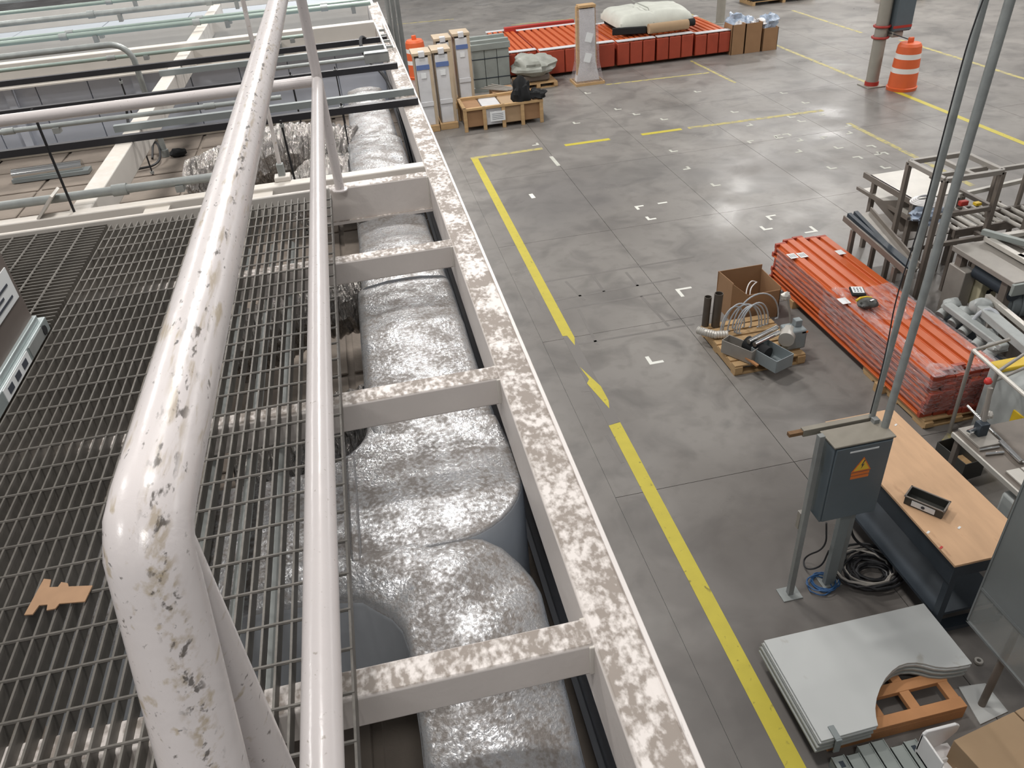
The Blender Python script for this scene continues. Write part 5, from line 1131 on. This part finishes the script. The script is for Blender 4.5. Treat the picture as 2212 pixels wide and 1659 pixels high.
# orange bundles
def bundle(x0, x1, y0, y1, h, nb, lab):
    t = thing('rack_beam_bundle', lab, 'bundle', ((x0+x1)/2, (y0+y1)/2, 0), group='orange rack beam bundles on the far floor')
    MB().bb(x0+.03, x1-.03, y0+.04, y1-.03, .06, h-.055).build('lower_beams', 'orange_deep', t, bevel=.01)
    w = (x1-x0-.04)/nb; src = None
    for i in range(nb):
        x = x0+.02+w*(i+.5)
        if src is None:
            src = MB().bb(-w*.32, w*.32, y0, y1, -.06, 0).build('beam', 'orange', t, bevel=.006, seg=1, local=True); src.location = (x-(x0+x1)/2, -(y0+y1)/2, h)
        else: instance(src, t, (x-(x0+x1)/2, -(y0+y1)/2, h))
    for i in range(3): MB().bb(x0+(x1-x0)*i/3+.012, x0+(x1-x0)*(i+1)/3-.012, y0-.035, y0+.03, .08, h-.03).build('end_wrap', 'orange_deep', t, bevel=.02)
    MB().bb(x0+.01, x1-.01, y0-.03, y0+.16, h-.01, h+.015).build('film_edge', 'film_white', t, bevel=.008); MB().bb(x0+.01, x1-.01, y1-.14, y1+.02, h-.01, h+.012).build('film_edge', 'film_white', t, bevel=.008)
    for y in (y0+.3, y1-.4): MB().bb(x0, x1, y, y+.1, 0, .06).build('bearer', 'wood', t)
for (px0, px1, pyf, h, d, nb, lab) in ((1095, 1162, 160, .62, 2.9, 5, 'orange rack beam bundle farthest left, behind the grey lump'), (1166, 1328, 150, .66, 2.8, 10, 'long orange rack beam bundle behind the tall wrapped stand'), (1332, 1414, 143, .64, 2.5, 7, 'orange rack beam bundle under the left end of the pale mattress bundle'), (1417, 1495, 132, .64, 2.4, 6, 'orange rack beam bundle under the right end of the pale mattress bundle'), (1499, 1574, 122, .60, 2.2, 6, 'orange rack beam bundle next to the cardboard boxes')):
    a, b = P(px0, pyf), P(px1, pyf-(px1-px0)*.1); y = max(a.y, b.y)-.1; y = 20.0 if px0 > 1160 else 20.35
    bundle(PY(px0, pyf, y).x, PY(px1, pyf, y).x, y, y+d, h, nb, lab)
q = P(1105, 82, .75); one('red_rail', MB().bb(4.3, 6.3, 22.95, 23.1, 0, .72), 'red_cap', 'long red rail behind the orange bundles', 'rail', bevel=.01)
# mattress like bundle and roll
a, b = PY(1342, 80, 20.4), PY(1500, 72, 20.4); zt4 = .68
t = thing('padded_bundle', 'pale padded bundle wrapped in film on the orange bundles', 'bundle', ((a.x+b.x)/2, 21.2, zt4))
MB().bb(a.x+.1, b.x-.05, 20.55, 22.2, zt4, zt4+.14).build('dark_base', 'felt_black', t, bevel=.02)
m = MB(); nx, ny = 26, 16; hx, hy = (b.x-a.x)/2*1.02, .88; cc = V(((a.x+b.x)/2, 21.35, zt4+.14))
for layer in (0, 1):
    for j in range(ny+1):
        for i in range(nx+1):
            u, v = 2*i/nx-1, 2*j/ny-1; ed = max(abs(u), abs(v)); f = max(0, (1-ed)*6); f = min(1, f)**.45
            m.v.append(cc+V((u*hx*(1-.03*v*v), v*hy*(1-.03*u*u), (.12+(.20+.05*noise.noise(V((u*2, v*2, 3))))*f*(.55+.45*(1-u*u*v*v))-(.05 if abs(v-.1) < .07 or abs(u+.1) < .05 else 0)*f) if layer else .0)))
N = (nx+1)*(ny+1)
for j in range(ny):
    for i in range(nx):
        q = j*(nx+1)+i; m.f.append([N+q, N+q+1, N+q+nx+2, N+q+nx+1]); m.f.append([q+nx+1, q+nx+2, q+1, q])
rim = [i for i in range(nx+1)]+[(j+1)*(nx+1)+nx for j in range(ny)]+[ny*(nx+1)+nx-1-i for i in range(nx)]+[(ny-1-j)*(nx+1) for j in range(ny-1)]
for q in range(len(rim)): m.f.append([rim[q], rim[(q+1) % len(rim)], N+rim[(q+1) % len(rim)], N+rim[q]])
m.build('pad', 'foam_white', t, smooth=60); MB().tube([((a.x+b.x)/2-.1, 20.45, zt4+.2), ((a.x+b.x)/2-.15, 20.8, zt4+.52), ((a.x+b.x)/2-.2, 21.9, zt4+.54)], .012, 6).build('strap', 'tarp_grey', t)
a, b = PY(1402, 95, 20.15), PY(1487, 83, 20.15)
t = thing('cardboard_roll', 'tan cardboard sheet bent over the front of the padded bundle', 'cardboard', ((a.x+b.x)/2, 20.15, zt4))
MB().tube([(a.x, 20.22, zt4+.13), (b.x, 20.24, zt4+.13)], .12, 18).build('roll', 'cardboard_tan', t); MB().bar((a.x-.85, 20.55, zt4+.1), (a.x-.02, 20.32, zt4+.1), .1, .17).build('dark_end', 'felt_black', t, bevel=.02); MB().tube([(b.x, 20.35, zt4+.14), (b.x+.22, 20.37, zt4+.14)], .09, 14).build('core', 'felt_black', t)
# tall wrapped A-frame stand
p0, p1 = P(1238, 182), P(1304, 178); yA = (p0.y+p1.y)/2; xc = (p0.x+p1.x)/2; w0 = p1.x-p0.x; HA = PY(1268, 14, yA).z
t = thing('wrapped_stand', 'tall film wrapped wooden stand in front of the orange bundles', 'wrapped goods', (xc, yA, 0))
for s in (-1, -.05, .9): MB().bar((xc+s*w0*.30, yA+.1, .05), (xc+s*w0*.27, yA+.15, HA), .09, .12).build('upright', 'wood', t, bevel=.006)
secs = [[V((xc-w*w0, yA-.1+o, z)), V((xc+w*w0, yA-.1+o, z)), V((xc+w*w0, yA+.3-o, z)), V((xc-w*w0, yA+.3-o, z))] for (z, w, o) in ((.06, .47, -.06), (.5, .36, .0), (1.0, .33, .0), (HA-.08, .31, .01))]
MB().section_loft(secs).build('film_wrap', 'film', t, smooth=0); MB().bb(xc-w0*.5, xc+w0*.5, yA-.2, yA+.4, 0, .06).build('base_board', 'wood', t); MB().bb(xc-w0*.28, xc+w0*.28, yA-.02, yA+.26, HA-.02, HA+.03).build('top_board', 'wood', t)
secs = [[V((xc-w*w0, yA+.02, z)), V((xc+w*w0, yA+.02, z)), V((xc+w*w0, yA+.22, z)), V((xc-w*w0, yA+.22, z))] for (z, w) in ((.06, .40), (.5, .27), (HA-.05, .25))]
MB().section_loft(secs).build('inner_goods', 'film_white', t, smooth=0)
for (dx, z) in ((.0, HA*.62), (-.04, HA*.36)): MB().box((xc+dx, yA-.115, z), (.16, .01, .2), Matrix.Rotation(.3, 3, 'Y')).build('paper_sheet', 'paper', t)
# crate with black cloth
a, b = P(1005, 288), P(1175, 262); yc = (a.y+b.y)/2; x0, x1 = PY(1005, 288, yc).x, PY(1175, 262, yc).x; Hc = .48; dp = .9
t = thing('wooden_crate', 'low wooden crate with film wrapped cartons inside', 'crate', ((x0+x1)/2, yc+dp/2, 0))
for k in range(4): MB().bb(x0+.03+(x1-x0-.06)*k/4+.01, x0+.03+(x1-x0-.06)*(k+1)/4-.01, yc+.03, yc+dp-.03, .08, Hc-.06).build('carton', ('cardboard', 'film_white', 'cardboard_tan', 'cardboard')[k], t, bevel=.015)
for k in range(5):
    x = x0+(x1-x0-.08)*k/4
    MB().bb(x, x+.075, yc-.015, yc+.03, 0, Hc).build('post', 'wood', t, bevel=.004); MB().bb(x, x+.075, yc+dp-.03, yc+dp+.015, 0, Hc).build('post', 'wood', t, bevel=.004)
for y in (yc-.02, yc+dp-.05): MB().bb(x0, x1, y, y+.07, Hc-.05, Hc).build('top_rail', 'wood', t, bevel=.004)
for x in (x0, x1-.07): MB().bb(x, x+.07, yc, yc+dp, Hc-.05, Hc).build('top_rail', 'wood', t, bevel=.004)
MB().bb(x0+.56, x0+.88, yc-.026, yc-.016, .16, .36).build('paper_sheet', 'paper', t)
for k in range(4): MB().bb(x0+.60, x0+.84, yc-.0275, yc-.026, .20+.035*k, .208+.035*k).build('print_line', 'ink', t)
q = PY(1128, 215, yc+.1); one('black_cloth', MB().blob((q.x, yc+.12, Hc+.15), (.20, .16, .30), 4, .5, 12, flat=.55, freq=2.2), 'felt_black', 'black cloth bundle draped over the wooden crate, taller one', 'cloth')
q = PY(1160, 225, yc+.1); one('black_cloth', MB().blob((q.x, yc+.12, Hc+.08), (.20, .14, .12), 6, .5, 12, flat=.6, freq=2.2), 'felt_black', 'black cloth bundle on the right end of the wooden crate', 'cloth')
for k in range(4):
    q = P(1080+9*k, 212, .3); one('steel_strip', MB().bar((q.x-.25, 18.6, .3+.02*k), (q.x+.25, 17.9, .36), .05, .02), 'steel_mid', 'loose steel strip behind the wooden crate, number %s from the left' % ('one', 'two', 'three', 'four')[k], 'strip', 'loose strips behind the crate')
one('strip_box', MB().bb(P(1060, 218).x, P(1110, 215).x, 17.8, 18.7, 0, .28), 'cardboard', 'low carton under the loose steel strips', 'carton', bevel=.01)
# grey lump on a pallet
a = P(1122, 196); pallet('far_pallet', 'small wooden pallet under the grey tarpaulin lump', a.x, a.x+.95, a.y-.05, a.y+.85, 'wood', 6, 'y', .12)
t = thing('covered_lump', 'lump under a grey tarpaulin beside the tall grey bundle', 'tarpaulin', (a.x+.4, a.y+.35, .12))
MB().bb(a.x+.1, a.x+.8, a.y+.1, a.y+.7, .12, .30).build('lower_goods', 'steel_brown', t, bevel=.05); MB().blob((a.x+.42, a.y+.35, .46), (.55, .48, .26), 7, .35, 14, flat=.75).build('tarpaulin', 'tarp_grey', t)
# boxes with bags
for k, (px, py, wpx, h, lab) in enumerate(((1578, 118, 28, .72, 'brown cardboard box with a blue bag next to the orange bundles'), (1607, 115, 35, .72, 'brown cardboard box full of pale bags, middle one'), (1645, 112, 32, .55, 'lower brown cardboard box at the right end of the row'))):
    y = 19.9; x0 = PY(px, py, y).x; x1 = PY(px+wpx, py-4, y).x
    t = thing('waste_carton', lab, 'carton', ((x0+x1)/2, y+.25, 0), group='cardboard boxes at the end of the orange bundles')
    for (c0, c1, d0, d1) in ((x0, x1, y, y+.012), (x0, x1, y+.5, y+.512), (x0, x0+.012, y, y+.5), (x1-.012, x1, y, y+.5)): MB().bb(c0, c1, d0, d1, 0, h).build('wall', 'cardboard', t)
    MB().bb(x0+.01, x1-.01, y+.01, y+.5, .0, h*.8).build('fill', 'cardboard', t)
for k, (px, py, y, r, m, lab) in enumerate(((1592, 50, 20.3, .20, 'bag_blue', 'large shiny blue plastic bag on the first cardboard box'), (1600, 68, 20.1, .13, 'film_white', 'white paper bag in the first cardboard box'), (1615, 58, 20.2, .18, 'bag_blue', 'crumpled pale blue bag in the middle cardboard box'), (1634, 62, 20.1, .14, 'film_white', 'white bag at the edge of the middle cardboard box'), (1660, 72, 20.2, .2, 'bag_blue', 'grey-blue bag in the lower cardboard box'))):
    p = PY(px, py, y); one('plastic_bag', MB().blob((p.x, y+.1, max(p.z, .6)), (r*1.35, r*1.1, r*1.1), k+2, .6, 10, freq=3), m, lab, 'bag', 'bags in the cardboard boxes')
p = PY(1648, 48, 20.1); one('hard_hat', MB().lathe([(.16, 0), (.16, .012), (.12, .015), (.115, .08), (.07, .125), (.02, .14)], (p.x, 20.2, max(.62, p.z-.07)), 18), 'white_plastic', 'white hard hat resting on the boxes at the end of the row', 'hard hat')
# goods at the top edge
for (px, py, w, lab) in ((1695, 6, 2.2, 'dark pallet load at the top edge left of the near column'), (1965, 2, 1.2, 'dark pallet load at the top edge right of the near column')):
    p = P(px, py)
    t = thing('pallet_load', lab, 'pallet load', (p.x, p.y+.6, 0), group='pallet loads at the top edge')
    for k in range(3): MB().bb(p.x-w/2+w*k/3+.01, p.x-w/2+w*(k+1)/3-.01, p.y+.05, p.y+1.0, .13, .5+.1*(k % 2)).build('carton', ('felt_black', 'steel_brown', 'tarp_grey')[k], t, bevel=.02)
    for k in range(5): MB().bb(p.x-w/2, p.x+w/2, p.y+.05+.2*k, p.y+.17+.2*k, .10, .125).build('deck_board', 'wood', t)
    for k in range(3): MB().bb(p.x-w/2+(w-.1)*k/2, p.x-w/2+.1+(w-.1)*k/2, p.y+.05, p.y+1.0, 0, .10).build('stringer', 'wood', t)
